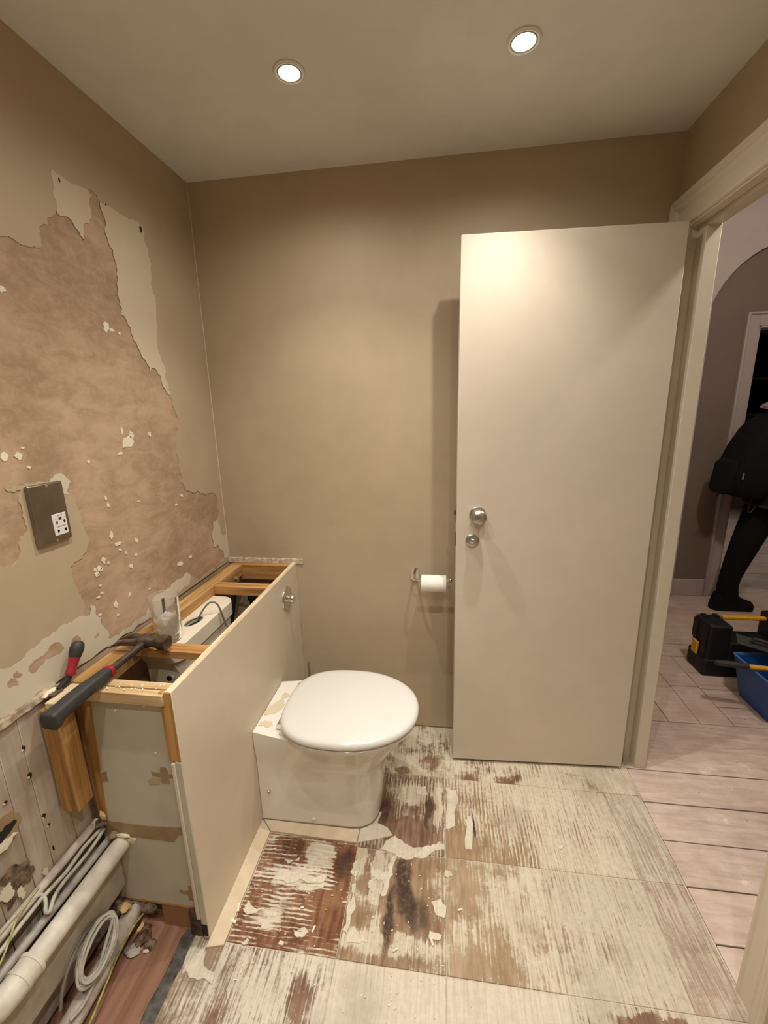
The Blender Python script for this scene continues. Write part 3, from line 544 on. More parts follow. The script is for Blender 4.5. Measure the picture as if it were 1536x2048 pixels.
# raw top edge of the panel with chips
R = random.Random(5)
ed = [.822 + i*.0146 for i in range(63)]
MB().rings([[(XF-.0172, y, ZT-.001), (XF+.0004-R.uniform(0,.003), y, ZT-R.uniform(.001,.005)), (XF-R.uniform(.001,.004), y, ZT+.0016), (XF-.0165, y, ZT+.0016)] for y in ed]).build('raw_top_edge', M['woodpale_y'], fp)
MB().box(XF-.0175, XF-.001, .8203, .8225, .60, ZT).build('raw_end_edge', M['wood_z'], fp)
MB().box(XF-.034, XF-.0165, .8215, .835, .605, ZT-.002).build('corner_batten', M['wood_z'], bx, bevel=.001, seg=1)
MB().box(XF-.030, XF-.017, .818, .836, .075, .60).build('corner_bead', M['trim'], bx, bevel=.004, seg=3)
MB().box(XF-.0165, XF+.0008, .8185, .8225, .06, .605).build('edge_strip', M['endpaint'], bx, bevel=.0015)
MB().box(XF-.014, XF-.002, .8186, .8226, .018, .06).build('broken_foot', M['darkhole'], bx)
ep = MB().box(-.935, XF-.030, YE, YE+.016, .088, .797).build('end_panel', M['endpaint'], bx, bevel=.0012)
ez = lambda u, v, d: (u, YE - d, v)
MB().sheet([[(-.936,.36),(-.912,.372),(-.897,.60),(-.886,.797),(-.936,.797)]], ez, -.002, .0012).build('bare_edge', M['wood_z'], ep)
MB().sheet([[(-.930,.322),(-.80,.322),(-.722,.320),(-.705,.345),(-.676,.355),(-.676,.375),(-.80,.366),(-.930,.369)]], ez, -.001, .0009).build('glue_band', M['glue'], ep)
for cx, cz in ((-.716, .541), (-.694, .142)):
    MB().sheet([jag([(cx-.036,cz-.004),(cx-.012,cz-.006),(cx-.010,cz-.026),(cx+.012,cz-.026),(cx+.010,cz-.008),(cx+.037,cz-.006),(cx+.037,cz+.004),(cx+.012,cz+.006),(cx+.008,cz+.026),(cx-.008,cz+.026),(cx-.010,cz+.008),(cx-.036,cz+.010)], .08, 1)], ez, -.001, .001).build('glue_mark', M['glue'], ep)
MB().sheet([jag([(-.903,.50),(-.885,.505),(-.884,.535),(-.90,.53)], .15, 1)], ez, -.001, .001).build('glue_mark', M['glue'], ep)
MB().sheet([jag([(-.765,.505),(-.735,.51),(-.72,.525),(-.75,.53),(-.767,.52)], .15, 1)], ez, -.001, .0008).build('glue_mark', simple('pale_glue', (.42, .33, .22), .5), ep)
MB().box(-.925, XF-.032, YE-.0005, YE+.0165, .084, .0915).build('raw_bottom_edge', M['wood'], ep)
for u, z in ((-.824, .729), (-.74, .749), (-.742, .757), (-.73, .61)):
    MB().lathe([(.004, 0), (.004, .001), (.001, .002)], (u, YE, z), (0, -1, 0), 10).build('filler_dot', M['chip'], ep, 50)
# rails
MB().box(-.884, XF-.018, .838, .862, .760, .803).build('cross_rail', M['woodpale'], bx, bevel=.001, seg=1)
MB().box(-.900, XF-.020, .8145, .8365, .770, .800).build('cross_rail', M['woodpale'], bx, bevel=.001, seg=1)
MB().box(-.886, XF-.017, 1.000, 1.045, .778, .801).build('cross_rail', M['wood'], bx, bevel=.001, seg=1)
MB().box(-.886, XF-.017, 1.452, 1.498, .768, .802).build('cross_rail', M['wood'], bx, bevel=.001, seg=1)
MB().box(-.940, XF-.017, 1.693, 1.733, .735, .801).build('cross_rail', M['wood'], bx, bevel=.001, seg=1)
MB().box(-.940, -.886, .842, 1.692, .755, .802).build('wall_rail', M['wood_y'], bx, bevel=.001, seg=1)
for x, y in ((-.905, 1.71), (-.68, 1.71)): MB().lathe([(.003, 0), (.003, .0012)], (x, 1.693, .785), (0, -1, 0), 8).build('screw', M['darkhole'], bx)
for x in (-.905, -.68): MB().lathe([(.003, 0), (.003, .0012)], (x, 1.693, .765), (0, -1, 0), 8).build('screw', M['darkhole'], bx)
MB().box(-.925, -.887, .855, .90, .10, .755).build('post', M['wood_z'], bx)
MB().box(XF-.06, XF-.017, 1.65, 1.69, .02, .735).build('post', M['wood_z'], bx)
MB().box(-.80, -.695, YE+.004, YE+.016, -.003, .087).build('kick_board', M['kick'], bx)
MB().box(-.705, -.670, .826, .86, -.003, .088).build('foot_block', M['hammersteel'], bx)
# flush button on the front panel
fb = MB().lathe([(.050, 0), (.050, .003), (.047, .006), (.020, .008)], (XF, 1.588, .698), (1, 0, 0), 40).build('flush_plate', M['chrome'], bx, 50); fb['label'] = 'round chrome flush plate'
MB().lathe([(.018, .006), (.018, .030), (.0165, .033), (.004, .034)], (XF, 1.588, .698), (1, 0, 0), 32).build('push_button', M['chrome'], fb, 40)
# wall batten standing in front of the boxing end
MB().box(-.935, -.887, .762, .841, .780, .799).build('rail_end', M['woodpale_y'], bx, bevel=.002)
wbn = tag(MB().box(-.953, -.905, .758, .806, .485, .779).build('timber_batten', M['wood_z'], bevel=.003), 'orange stained timber batten upright on the wall under the hammer grip', 'batten')

# ------------------------------------------------------------------ cistern
ct = thing('cistern', 'white lidded cistern inside the open boxing', 'cistern', (-.86, 1.255, .42))
def rsec(x0, x1, y0, y1, r, z, n=6):
    P = []
    for cx, cy, a in ((x1-r, y1-r, 0), (x0+r, y1-r, PI/2), (x0+r, y0+r, PI), (x1-r, y0+r, 1.5*PI)):
        for k in range(n+1): t = a + PI/2*k/n; P.append((cx + r*math.cos(t), cy + r*math.sin(t), z))
    return P
MB().rings([rsec(-.928, -.805, 1.075, 1.42, .05, .42), rsec(-.934, -.797, 1.066, 1.430, .05, .715)]).build('body', M['cistern'], ct, 40)
hole = [( -.843 + .020*math.cos(t), 1.235 + .036*math.sin(t)) for t in [2*PI*k/24 for k in range(24)]]
hole = [(x + (y-1.235)*.15, y) for x, y in hole]
rim = [(p[0], p[1]) for p in rsec(-.940, -.790, 1.058, 1.440, .055, 0)]
MB().sheet([rim, hole], lambda u, v, d: (u, v, .716 + d), 0, .052).build('lid', M['cistern'], ct, bevel=.006, seg=3)
MB().tube([(x, y, .766) for x, y in hole], .0028, 8, closed=True).build('opening_rim', simple('grey_rim', (.22, .20, .17)), ct, 60)
MB().sheet([hole], lambda u, v, d: (u, v, .7515 + d), 0, .002).build('lid_opening', M['darkhole'], ct)
for x, z in ((-.835, .665),): MB().lathe([(.016, 0), (.016, .002)], (x, 1.0655, z), (0, -1, 0), 20).build('boss', M['cistern'], ct, 40)
MB().lathe([(.009, .0015), (.009, .0032)], (-.835, 1.0655, .665), (0, -1, 0), 18).build('overflow_hole', M['darkhole'], ct)
cable = []
for t in [k/30 for k in range(31)]:
    cable.append((-.848 + .085*t + .01*math.sin(t*3), 1.255 + .11*t - .05*t*t, .755 + .06*math.sin(PI*min(1, t*1.25)) - .16*max(0, t-.6)))
tag(MB().tube(cable, .0032, 8).build('flush_cable', M['dullcable'], None, 60), 'thin grey tube looping out of the cistern lid opening', 'tube')
tag(MB().tube([(-.745, 1.05, .60), (-.742, 1.2, .66), (-.738, 1.38, .69), (-.735, 1.47, .70)], .004, 8).build('inlet_tube', M['pipewhite'], None, 60), 'pale thin tube running beside the cistern', 'tube')
vt = thing('inlet_valve', 'black inlet valve and hose beyond the cistern', 'valve', (-.80, 1.56, .45))
MB().lathe([(.016, 0), (.016, .10), (.024, .11), (.024, .16), (.014, .17), (.014, .22), (.02, .225), (.02, .25)], (-.78, 1.53, .48), (0, .1, 1), 18).build('valve_body', M['black'], vt, 40)
MB().tube([(-.78, 1.555, .70), (-.80, 1.60, .73), (-.86, 1.62, .74), (-.89, 1.60, .70), (-.90, 1.56, .55)], .012, 10).build('hose', M['black'], vt, 60)
MB().lathe([(.014, 0), (.014, .03), (.008, .04)], (-.872, 1.60, .745), (0, 0, 1), 14).build('cap', M['chrome'], vt, 50)

# ------------------------------------------------------------------ clear plastic cup on the cistern
M['film'] = clear('cloudy_film', (.90, .87, .80), .3, 1.2, .5)
cp = thing('plastic_cup', 'clear plastic cup standing on the cistern lid', 'cup', (-.853, 1.115, .769))
n = 28; c = Vector((-.853, 1.115, .769))
MB().lathe([(.002, .004), (.036, .004), (.038, .012), (.043, .148), (.0445, .150), (.0445, .146), (.0425, .144), (.0365, .010), (.030, .0065), (.002, .0065)], c, (0, 0, 1), 32, False).build('cup_wall', M['clear'], cp, 60)
lm = lump(c + Vector((0, 0, .052)), 1, 9, (.034, .034, .044), 3); lm.build('crumpled_film', M['film'], cp, 30)
MB().tube([c + Vector((-.012, .012, .085)), c + Vector((-.006, .006, .135))], .0045, 8).build('green_stub', simple('dull_green', (.05, .07, .05)), cp, 60)

# ------------------------------------------------------------------ claw hammer across the rails
hm = thing('claw_hammer', 'worn claw hammer with red and black grip lying across the rails', 'hammer', (-.835, .85, .81))
def ring_rect(p, t, w, h, n=4, up=Vector((0, 0, 1))):
    t = Vector(t).normalized(); a = t.cross(up).normalized(); b = a.cross(t); p = Vector(p)
    P = []
    for k in range(16):
        an = 2*PI*k/16; ca, sa = math.cos(an), math.sin(an)
        e = .5
        P.append(p + a*(w/2*math.copysign(abs(ca)**e, ca)) + b*(h/2*math.copysign(abs(sa)**e, sa)))
    return P
z0 = .829
hd = MB().rings([ring_rect((-.772, .992, z0+.004), (-1, 0, 0), .030, .030), ring_rect((-.795, .994, z0+.004), (-1, 0, 0), .031, .031), ring_rect((-.800, .994, z0+.004), (-1, 0, 0), .024, .024),
                 ring_rect((-.818, .996, z0+.004), (-1, 0, 0), .022, .022), ring_rect((-.826, .997, z0+.004), (-1, 0, 0), .030, .028), ring_rect((-.848, .999, z0+.003), (-1, 0, 0), .032, .028), ring_rect((-.858, 1.0, z0+.002), (-1, 0, 0), .036, .020)])
for s in (-1, 1):
    hd.rings([ring_rect((-.854, 1.0+s*.008, z0+.002), (-1, 0, 0), .015, .018), ring_rect((-.885, 1.002+s*.013, z0+.002), (-1, 0, -.1), .015, .013), ring_rect((-.912, 1.004+s*.016, z0-.003), (-1, 0, -.3), .013, .008), ring_rect((-.934, 1.005+s*.017, z0-.012), (-1, 0, -.4), .010, .003)])
xf(hd, Matrix.Translation((-.84, .997, z0)) @ Matrix.Diagonal((1.1, 1.25, 1.15, 1)) @ Matrix.Translation((.84, -.997, -z0)))
hd.build('head', M['hammersteel'], hm, 40)
ht = Vector((-.838, .985, z0)); he = Vector((-.842, .683, .824)); dv = he - ht
MB().rings([ring_rect(ht + dv*t, dv, w, h) for t, w, h in ((-.02, .022, .020), (.06, .018, .018), (.20, .016, .017), (.46, .018, .017))]).build('shaft', M['hammersteel'], hm, 50)
gr = MB().rings([ring_rect(ht + dv*t + Vector((0, 0, -dz)), dv, w, h) for t, w, h, dz in ((.40, .021, .021, 0), (.43, .028, .026, 0), (.55, .030, .029, 0), (.68, .034, .033, 0), (.80, .035, .034, .001), (.90, .034, .034, .003), (.955, .041, .041, .006), (.985, .042, .042, .007), (1.0, .032, .032, .007))]).build('grip', M['rubber'], hm, 50)
MB().rings([ring_rect(ht + dv*t, dv, w, h) for t, w, h in ((.392, .018, .018), (.40, .0275, .0260), (.435, .0290, .0275), (.44, .022, .022))]).build('red_collar', M['red'], gr, 50)
MB().tube([ht + dv*t + Vector((-.0150*w, 0, .007)) for t, w in ((.44, .95), (.55, 1.0), (.68, 1.12), (.80, 1.12), (.88, 1.15))], .0022, 6).build('red_line', M['red'], gr, 60)
# ------------------------------------------------------------------ hand tool wedged behind the rail
kt = thing('utility_knife', 'short hand tool with black and red handle wedged between wall and rail', 'hand tool', (-.935, .83, .80))
a = Vector((-.938, .842, .818)); b = Vector((-.936, .885, .892)); dv2 = b - a
def stick(P): return MB().tube([a + dv2*t for t, r in P], [r for t, r in P], 14)
stick([(0, .008), (.03, .012), (.10, .0125), (.25, .0105), (.42, .012), (.55, .0135)]).build('red_handle', M['red'], kt, 60)
stick([(.54, .0138), (.66, .0155), (.80, .0165), (.93, .014), (1.0, .008), (1.01, .002)]).build('black_handle', M['rubber'], kt, 60)
MB().tube([a + dv2*.02, a + Vector((-.002, -.012, -.009)), a + Vector((-.002, -.035, -.016))], [.007, .0085, .008], 8).build('ferrule', M['black'], kt, 40)
MB().box(-.948, -.930, .782, .812, .797, .806).build('blade', M['hammersteel'], kt, bevel=.002)
tag(lump((-.949, .795, .803), 1, 4, (.010, .022, .010)).build('plaster_crumb', M['chip'], None, 40), 'lump of plaster on the ledge beside the hand tool', 'rubble')

# ================================================================== TOILET
to = thing('toilet', 'white back-to-wall toilet with closed lid beside the boxing', 'toilet', (-.40, 1.335, 0))
CY = 1.335
def dsec(z, xb, xf_, hw, e=2.6, n=40, cy=CY, xm=None, hwb=None):
    """D-like section: square back at xb, rounded front at xf_"""
    P = []; xm = xb + (xf_-xb)*.52 if xm is None else xm
    hwb = hw if hwb is None else hwb
    P.append((xb, cy - hwb, z)); 
    for k in range(5): t = k/4; P.append((xb + (xm-xb)*(t*.98+.01), cy - hwb - (hw-hwb)*math.sin(t*PI/2), z))
    for k in range(1, n):
        t = -PI/2 + PI*k/n; ca, sa = math.cos(t), math.sin(t)
        P.append((xm + (xf_-xm)*abs(ca)**(2/e), cy + hw*math.copysign(abs(sa)**(2/e), sa), z))
    for k in range(5): t = 1-k/4; P.append((xb + (xm-xb)*(t*.98+.01), cy + hwb + (hw-hwb)*math.sin(t*PI/2), z))
    P.append((xb, cy + hwb, z)); return P
XB = XF + .0015
CYR = 1.318
secs = [(.006, -.222, .142, 3.2), (.02, -.218, .145, 3.2), (.10, -.214, .143, 3.0), (.18, -.206, .142, 2.8), (.232, -.196, .1425, 2.6), (.238, -.188, .146, 2.5), (.27, -.170, .152, 2.4), (.32, -.135, .166, 2.3), (.36, -.112, .176, 2.2), (.384, -.104, .180, 2.2), (.3865, -.104, .180, 2.2), (.394, -.106, .178, 2.2), (.397, -.115, .170, 2.2)]
pan = MB().rings([dsec(z, XB, f, hw, e, xm=-.35, hwb=.143, cy=CY if z < .3 else CY - .008) if z < .386 else dsec(z, -.548, f, hw, e, xm=-.35, hwb=.15, cy=CY-.008) for z, f, hw, e in secs])
pan.build('pan', M['ceramic'], to, 50)
for pl_ in ([(-.640,1.215),(-.61,1.21),(-.585,1.22),(-.60,1.24),(-.625,1.245),(-.642,1.235)], [(-.640,1.27),(-.60,1.285),(-.585,1.33),(-.60,1.37),(-.58,1.385),(-.61,1.40),(-.625,1.34),(-.642,1.31)]):
    MB().sheet([jag(pl_, .2, 2)], fz, .384, .3868).build('sealant_scrap', M['oldcoat'], to)
def egg(z, s=1.0, cx=-.318, cy=1.296, a=.240, b=.202, n=64, dx=0):
    P = []
    for k in range(n):
        t = 2*PI*k/n; ca, sa = math.cos(t), math.sin(t)
        e = 2.2 if ca > 0 else 2.9
        x = math.copysign(abs(ca)**(2/e), ca); y = math.copysign(abs(sa)**(2/e), sa)
        P.append((cx + dx + (x*a)*s, cy + y*b*s*(1 - .07*max(0, x)), z))
    return P
MB().rings([egg(.398, .93), egg(.400, .965), egg(.4095, .970), egg(.4125, .955)]).build('seat', M['seatwhite'], to, 50)
lid = MB().rings([egg(.4190, .90), egg(.4190, .985), egg(.422, .998), egg(.430, 1.0), egg(.438, .985), egg(.443, .955), egg(.4455, .90), egg(.447, .82), egg(.4485, .6), egg(.449, .3), egg(.4492, .05)])
lid.build('lid', M['seatwhite'], to, 60)
for y in (1.25, 1.42): MB().lathe([(.011, -.03), (.011, .03)], (-.555, y-.02, .402), (0, 1, 0), 14).build('hinge', M['chrome'], to, 40)
for x, z, r in ((-.452, .030, .008), (-.612, .132, .0055)):
    MB().lathe([(r, -.002), (r, .003), (r*.7, .006), (.001, .007)], (x, CY-.1435, z), (0, -1, 0), 16).build('bolt_cap', M['seatwhite'] if r > .006 else M['satin'], to, 60)
MB().tube([(x, y, .006) for x, y, z in dsec(0, XB, -.221, .1435, 3.2, 30, xm=-.35)], .0022, 6).build('sealant_line', simple('grimy_sealant', (.16, .12, .085)), to, 60)
# ------------------------------------------------------------------ toilet brush tucked behind the pan
br = thing('toilet_brush', 'toilet brush with steel handle behind the toilet against the back wall', 'toilet brush', (-.598, 1.66, 0))
MB().lathe([(.042, .001), (.044, .01), (.044, .18), (.040, .18), (.040, .012), (.001, .012)], (-.598, 1.66, 0), (0, 0, 1), 28, False).build('holder', M['chrome'], br, 50)
MB().lathe([(.0065, .02), (.0065, .352), (.0055, .356), (.001, .357)], (-.598, 1.66, 0), (0, 0, 1), 14).build('handle', M['satin'], br, 50)

# ------------------------------------------------------------------ toilet roll holder and roll
rh = thing('toilet_roll_holder', 'chrome wall bracket holding the toilet roll beside the door', 'roll holder', (-.118, YB, .767))
ov = [(.017*math.cos(t), (.016 + .0) * math.sin(t) + math.copysign(.015, math.sin(t))) for t in [2*PI*(k+.5)/28 for k in range(28)]]
MB().sheet([[(-.118+u, .767+v) for u, v in ov]], lambda u, v, d_: (u, YB - d_, v), -.001, .007).build('back_plate', M['chrome'], rh, bevel=.002, seg=3)
ym = 1.662
MB().tube([(-.118, YB-.005, .775), (-.118, YB-.035, .773), (-.117, ym+.018, .771), (-.112, ym+.006, .770), (-.102, ym, .770), (.028, ym, .770)], .0058, 12).build('arm', M['chrome'], rh, 60)
MB().lathe([(.0058, 0), (.009, .002), (.010, .008), (.006, .013), (.001, .014)], (.026, ym, .770), (1, 0, 0), 16).build('end_stop', M['chrome'], rh, 60)
rl = thing('toilet_roll', 'small nearly used white toilet roll on chrome holder', 'toilet roll', (-.035, ym, .7575))
MB().lathe([(.021, 0), (.0335, 0), (.034, .001), (.034, .100), (.0335, .101), (.021, .101), (.021, 0)], (-.086, ym, .7555), (1, 0, 0), 36, False).build('paper', M['paper'], rl, 40)
MB().lathe([(.0208, .0005), (.0208, .1005), (.0198, .1005), (.0198, .0005), (.0208, .0005)], (-.086, ym, .7555), (1, 0, 0), 30, False).build('core', M['glue'], rl, 40)

# ------------------------------------------------------------------ shaver socket
so = thing('shaver_socket', 'brushed steel shaver socket on the peeling left wall', 'socket', (XL, .90, 1.23))
sy0, sy1, sz0, sz1 = .853, .948, 1.155, 1.304
MB().box(XL+.001, XL+.0125, sy0, sy1, sz0, sz1).build('face_plate', M['steelplate'], so, bevel=.004, seg=3)
q = XL + .0125
ins = MB().box(q-.002, q+.0012, .899, .938, 1.1715, 1.2255).build('white_insert', M['white'], so, bevel=.0006, seg=1)
for y, z in ((.909, 1.203), (.931, 1.203), (.909, 1.182), (.931, 1.182)):
    s_ = 1 if y < .92 else -1
    mb = MB().box(q+.0006, q+.0016, y-.0018, y+.0018, z-.004, z+.004).box(q+.0006, q+.0016, y+s_*.0015-.0022, y+s_*.0015+.0022, z-.0018 if z < 1.19 else z+.0, z+.003)
    mb.build('pin_slot', M['darkhole'], ins)
MB().box(q+.0006, q+.0024, .916, .924, 1.2095, 1.2155).build('switch', simple('dark_red_switch', (.10, .008, .006), .4), ins, bevel=.0005, seg=1)
for z in (1.1605, 1.297): MB().lathe([(.0032, -.001), (.0032, .0008), (.002, .0014)], (q, .9025, z), (1, 0, 0), 14).build('screw', M['chrome'], so, 50)
def text(body, size, loc, parent, name):
    cu = bpy.data.curves.new(name, 'FONT'); cu.body = body; cu.size = size; cu.align_x = 'CENTER'; cu.align_y = 'CENTER'; cu.extrude = .0001
    o = bpy.data.objects.new(name, cu); C.objects.link(o); o.location = loc; o.rotation_euler = (PI/2, 0, PI/2); cu.materials.append(M['black'])
    adopt(o, parent); bpy.context.view_layer.update()
    me = bpy.data.meshes.new_from_object(o.evaluated_get(bpy.context.evaluated_depsgraph_get())); k = bpy.data.objects.new(name, me); k.location = o.location; k.rotation_euler = o.rotation_euler
    bpy.data.objects.remove(o); C.objects.link(k); adopt(k, parent); return k
text('SHAVERS ONLY', .0038, (q+.00125, .9195, 1.1925), ins, 'lettering')
text('115V', .0032, (q+.00125, .9075, 1.2125), ins, 'lettering')
text('230V', .0032, (q+.00125, .9325, 1.2125), ins, 'lettering')
text('~ SHAVER', .0040, (q+.00125, .9195, 1.2205), ins, 'lettering')
# ================================================================== PIPES AND CABLES, LOWER LEFT
PY0, PY1 = .16, .836
def wob(x, z, y0, y1, n, a, seed):
    R = random.Random(seed); return [(x + R.uniform(-a, a), y0 + (y1-y0)*i/(n-1), z + R.uniform(-a, a)) for i in range(n)]
bp = thing('waste_pipe', 'fat dusty white waste pipe running into the boxing end', 'pipe', (-.882, .55, .28))
MB().tube([(-.882, PY1, .298), (-.882, .70, .298), (-.882, .55, .297)], .0235, 20).build('pipe', M['pipewhite'], bp, 60)
MB().tube([(-.882, .565, .297), (-.882, .52, .297), (-.886, .495, .297), (-.900, .470, .299), (-.925, .455, .302), (-.962, .45, .305)], .0285, 20).build('elbow', M['pipewhite'], bp, 60)
for y in (.565, .535): MB().lathe([(.030, -.004), (.0305, 0), (.030, .004)], (-.882, y, .297), (0, 1, 0), 24).build('collar', M['pipewhite'], bp, 60)
tag(MB().tube([(-.948, .838, .362), (-.949, .60, .360), (-.949, .30, .360), (-.949, PY0, .36)], .0105, 14).build('upper_pipe', M['pipepink'], None, 60), 'pinkish painted pipe nearest the raw wall', 'pipe')
tag(MB().tube([(-.915, .830, .313), (-.917, .70, .312), (-.919, .50, .313)], .0095, 14).build('inner_pipe', M['pipegrey'], None, 60), 'grey pipe between the fat white pipe and the cables', 'pipe')
tag(MB().tube([(-.930, .830, .298), (-.934, .70, .294), (-.936, .50, .295)], .008, 12).build('lower_inner_pipe', M['pipegrey'], None, 60), 'thin dark grey pipe low behind the fat white pipe', 'pipe')
tag(MB().tube(wob(-.932, .350, PY0, .835, 12, .0025, 1), .0048, 10).build('flat_cable', M['cable'], None, 60), 'straight pale cable lying along the pipes', 'cable')
lp = [(-.925, .832, .345), (-.922, .79, .338), (-.924, .74, .336), (-.926, .70, .337), (-.920, .668, .338), (-.910, .650, .336), (-.906, .640, .330), (-.912, .635, .335), (-.922, .650, .346), (-.936, .658, .356), (-.944, .645, .365), (-.946, .60, .372), (-.945, .54, .372)]
def smooth(P, it=2):
    P = [Vector(p) for p in P]
    for _ in range(it):
        Q = [P[0]]
        for a_, b_ in zip(P, P[1:]): Q += [a_*.75 + b_*.25, a_*.25 + b_*.75]
        P = Q + [P[-1]]
    return P
tag(MB().tube(smooth(lp), .0044, 10).build('looped_cable', M['cable'], None, 60), 'pale cable with a loop lying over the pipes', 'cable')
tag(MB().tube(smooth([(-.945, .66, .372), (-.938, .60, .374), (-.925, .57, .362), (-.915, .54, .345), (-.905, .50, .345), (-.90, .45, .335)]), .0022, 8).build('yellow_wire', M['earth'], None, 60), 'thin yellow wire draped over the pipe ends', 'wire')
tag(MB().box(-.962, -.940, -.2, .834, .03, .235).box(-.906, -.894, -.2, .834, .150, .278).build('pipe_casing', M['dustyboard'], bevel=.002), 'dusty plank casing under the fat white pipe', 'plank')
lo_ = thing('low_pipe', 'pinkish white pipe along the floor going under the boxing end', 'pipe', (-.87, .5, .03))
MB().tube([(-.893, .86, .047), (-.878, .70, .046), (-.868, .50, .045), (-.858, .20, .045)], .0245, 20).build('pipe', M['pipepink'], lo_, 60)
tag(MB().tube(smooth([(-.848, .838, .052), (-.850, .80, .066), (-.853, .74, .060), (-.846, .68, .044), (-.838, .62, .030), (-.836, .56, .012), (-.832, .45, .006), (-.82, .30, .004)]), .0030, 8).build('earth_wire', M['earth'], None, 60), 'green and yellow earth wire running along the floor pipe', 'wire')
# coil of flat cable hanging on the casing
co = []
R = random.Random(21)
Ld = Vector((0, .83, .56)); Nd = Vector((.62, -.30, .42)); Nd = (Nd - Ld*Nd.dot(Ld)).normalized(); Sd = Nd.cross(Ld)
for k in range(6*28):
    t = 2*PI*k/28; turn = k/28
    ra = .062*(1 + .10*math.sin(turn*2.1)); rb = .031*(1 + .16*math.cos(turn*1.7))
    co.append(Vector((-.862, .690, .142)) + Ld*(ra*math.cos(t) + .004*math.sin(turn*3)) + Sd*(rb*math.sin(t)) + Nd*(.004*turn - .010 + .004*math.sin(t*2 + turn)))
cc = thing('cable_coil', 'coil of pale grey cable hanging between the two white pipes', 'cable', (-.87, .69, .09))
MB().tube(co, .0036, 8).build('coil', M['cable'], cc, 60)
MB().tube(smooth([co[-1], (-.853, .66, .085), (-.85, .62, .075), (-.855, .585, .085)]), .0042, 8).build('tail', M['cable'], cc, 60)
tag(MB().tube(smooth([(-.888, .76, .155), (-.886, .72, .19), (-.886, .66, .19), (-.884, .61, .15), (-.88, .59, .105)]), .0038, 8).build('hanging_cable', M['dullcable'], None, 60), 'thin darker cable hanging behind the coil', 'cable')
# rubble and foam where the services pass under the boxing
def shard(c, sx, seed):
    R = random.Random(seed); bm = bmesh.new(); bmesh.ops.create_icosphere(bm, subdivisions=3, radius=1)
    off = [Vector((R.uniform(-1, 1), R.uniform(-1, 1), R.uniform(-1, 1))).normalized() for _ in range(9)]; cut = [R.uniform(.35, .85) for _ in off]
    mb = MB(); vs = []
    for v in bm.verts:
        p = v.co.copy()
        for o_, c_ in zip(off, cut):
            d_ = p.dot(o_)
            if d_ > c_: p -= o_*(d_ - c_)
        p *= R.uniform(.86, 1.1); vs.append((c[0]+p.x*sx[0], c[1]+p.y*sx[1], c[2]+p.z*sx[2]))
    mb.add(vs, [[v.index for v in f.verts] for f in bm.faces]); bm.free(); return mb
for i, (c_, s_, m, lab) in enumerate((((-.915, .829, .397), (.010, .010, .022), 'foam', 'orange foam blob above the pipes at the boxing end'), ((-.928, .826, .368), (.020, .012, .016), 'rubble', 'dark filler clump around the upper pipes'),
        ((-.900, .824, .338), (.020, .016, .014), 'rubble', 'dark filler clump behind the fat white pipe'), ((-.872, .833, .330), (.030, .005, .010), 'chip', 'crumbly plaster collar above the fat white pipe'),
        ((-.848, .836, .312), (.016, .003, .018), 'chip', 'crumbly plaster smear right of the fat white pipe'),
        ((-.905, .822, .085), (.030, .026, .030), 'rubble', 'dark filler lump over the floor pipe'), ((-.886, .812, .098), (.014, .016, .010), 'foam', 'orange foam crust over the floor pipe'),
        ((-.832, .805, .016), (.026, .034, .022), 'rubble', 'dark rubble heap beside the floor pipe'),
        ((-.838, .800, .050), (.007, .018, .012), 'foam', 'small orange foam lump in the rubble'), ((-.850, .768, .006), (.026, .018, .007), 'pipegrey', 'grey broken plaster piece on the red brown board'), ((-.838, .832, .070), (.030, .010, .016), 'rubble', 'dark debris under the boxing end panel'),
        ((-.806, .79, .006), (.018, .018, .012), 'rubble', 'small dark debris on the edge of the rubble'), ((-.812, .772, .002), (.010, .007, .005), 'chip', 'small pale plaster crumb beside the rubble heap'))):
    tag(shard(c_, s_, 30+i).build('rubble_lump', M[m], None, 30), lab, 'rubble')
# scattered chips nobody could count
R = random.Random(77); g = MB()
def chip(x, y, s, z=.002):
    a_ = R.uniform(0, PI); l_, w_, h_ = s*R.uniform(.7, 1.8), s*R.uniform(.25, .6), s*R.uniform(.15, .4)
    Mx = Matrix.Translation((x, y, z + h_)) @ Matrix.Rotation(a_, 4, 'Z') @ Matrix.Rotation(R.uniform(-.3, .3), 4, 'Y')
    b_ = MB().box(-l_, l_, -w_, w_, -h_, h_); xf(b_, Mx); g.add(b_.v, b_.f)
for _ in range(150): chip(R.uniform(-.60, .02), R.uniform(.60, 1.13), .0022)
for _ in range(34): chip(R.uniform(-.83, -.72), R.uniform(.78, .86), .0017, -.003)
for _ in range(60): chip(R.uniform(.02, .70), R.uniform(.60, 1.40), .0015)
for _ in range(14): chip(R.uniform(-.90, -.68), R.uniform(.55, .8), .0012, -.003)
for x, y, s in ((-.602, .905, .011), (-.44, .835, .008), (-.56, 1.09, .005), (-.12, .86, .006), (-.02, .89, .005), (.06, .98, .005), (-.36, .88, .006), (-.60, .87, .007), (-.41, .93, .007)): chip(x, y, s)
o = tag(g.build('scattered_chips', M['chip']), 'tiny wood and plaster chips scattered on the stripped floor', 'debris'); o['kind'] = 'stuff'
g = MB()
for _ in range(60):
    y = R.uniform(.85, 1.7); chip(XF - R.uniform(.002, .015), y, .0025, ZT)
for _ in range(30): chip(R.uniform(-.86, -.68), R.uniform(.82, .86), .002, .803)
o = tag(g.build('sawdust', M['chip']), 'sawdust crumbs on the raw top edges of the boxing', 'debris'); o['kind'] = 'stuff'

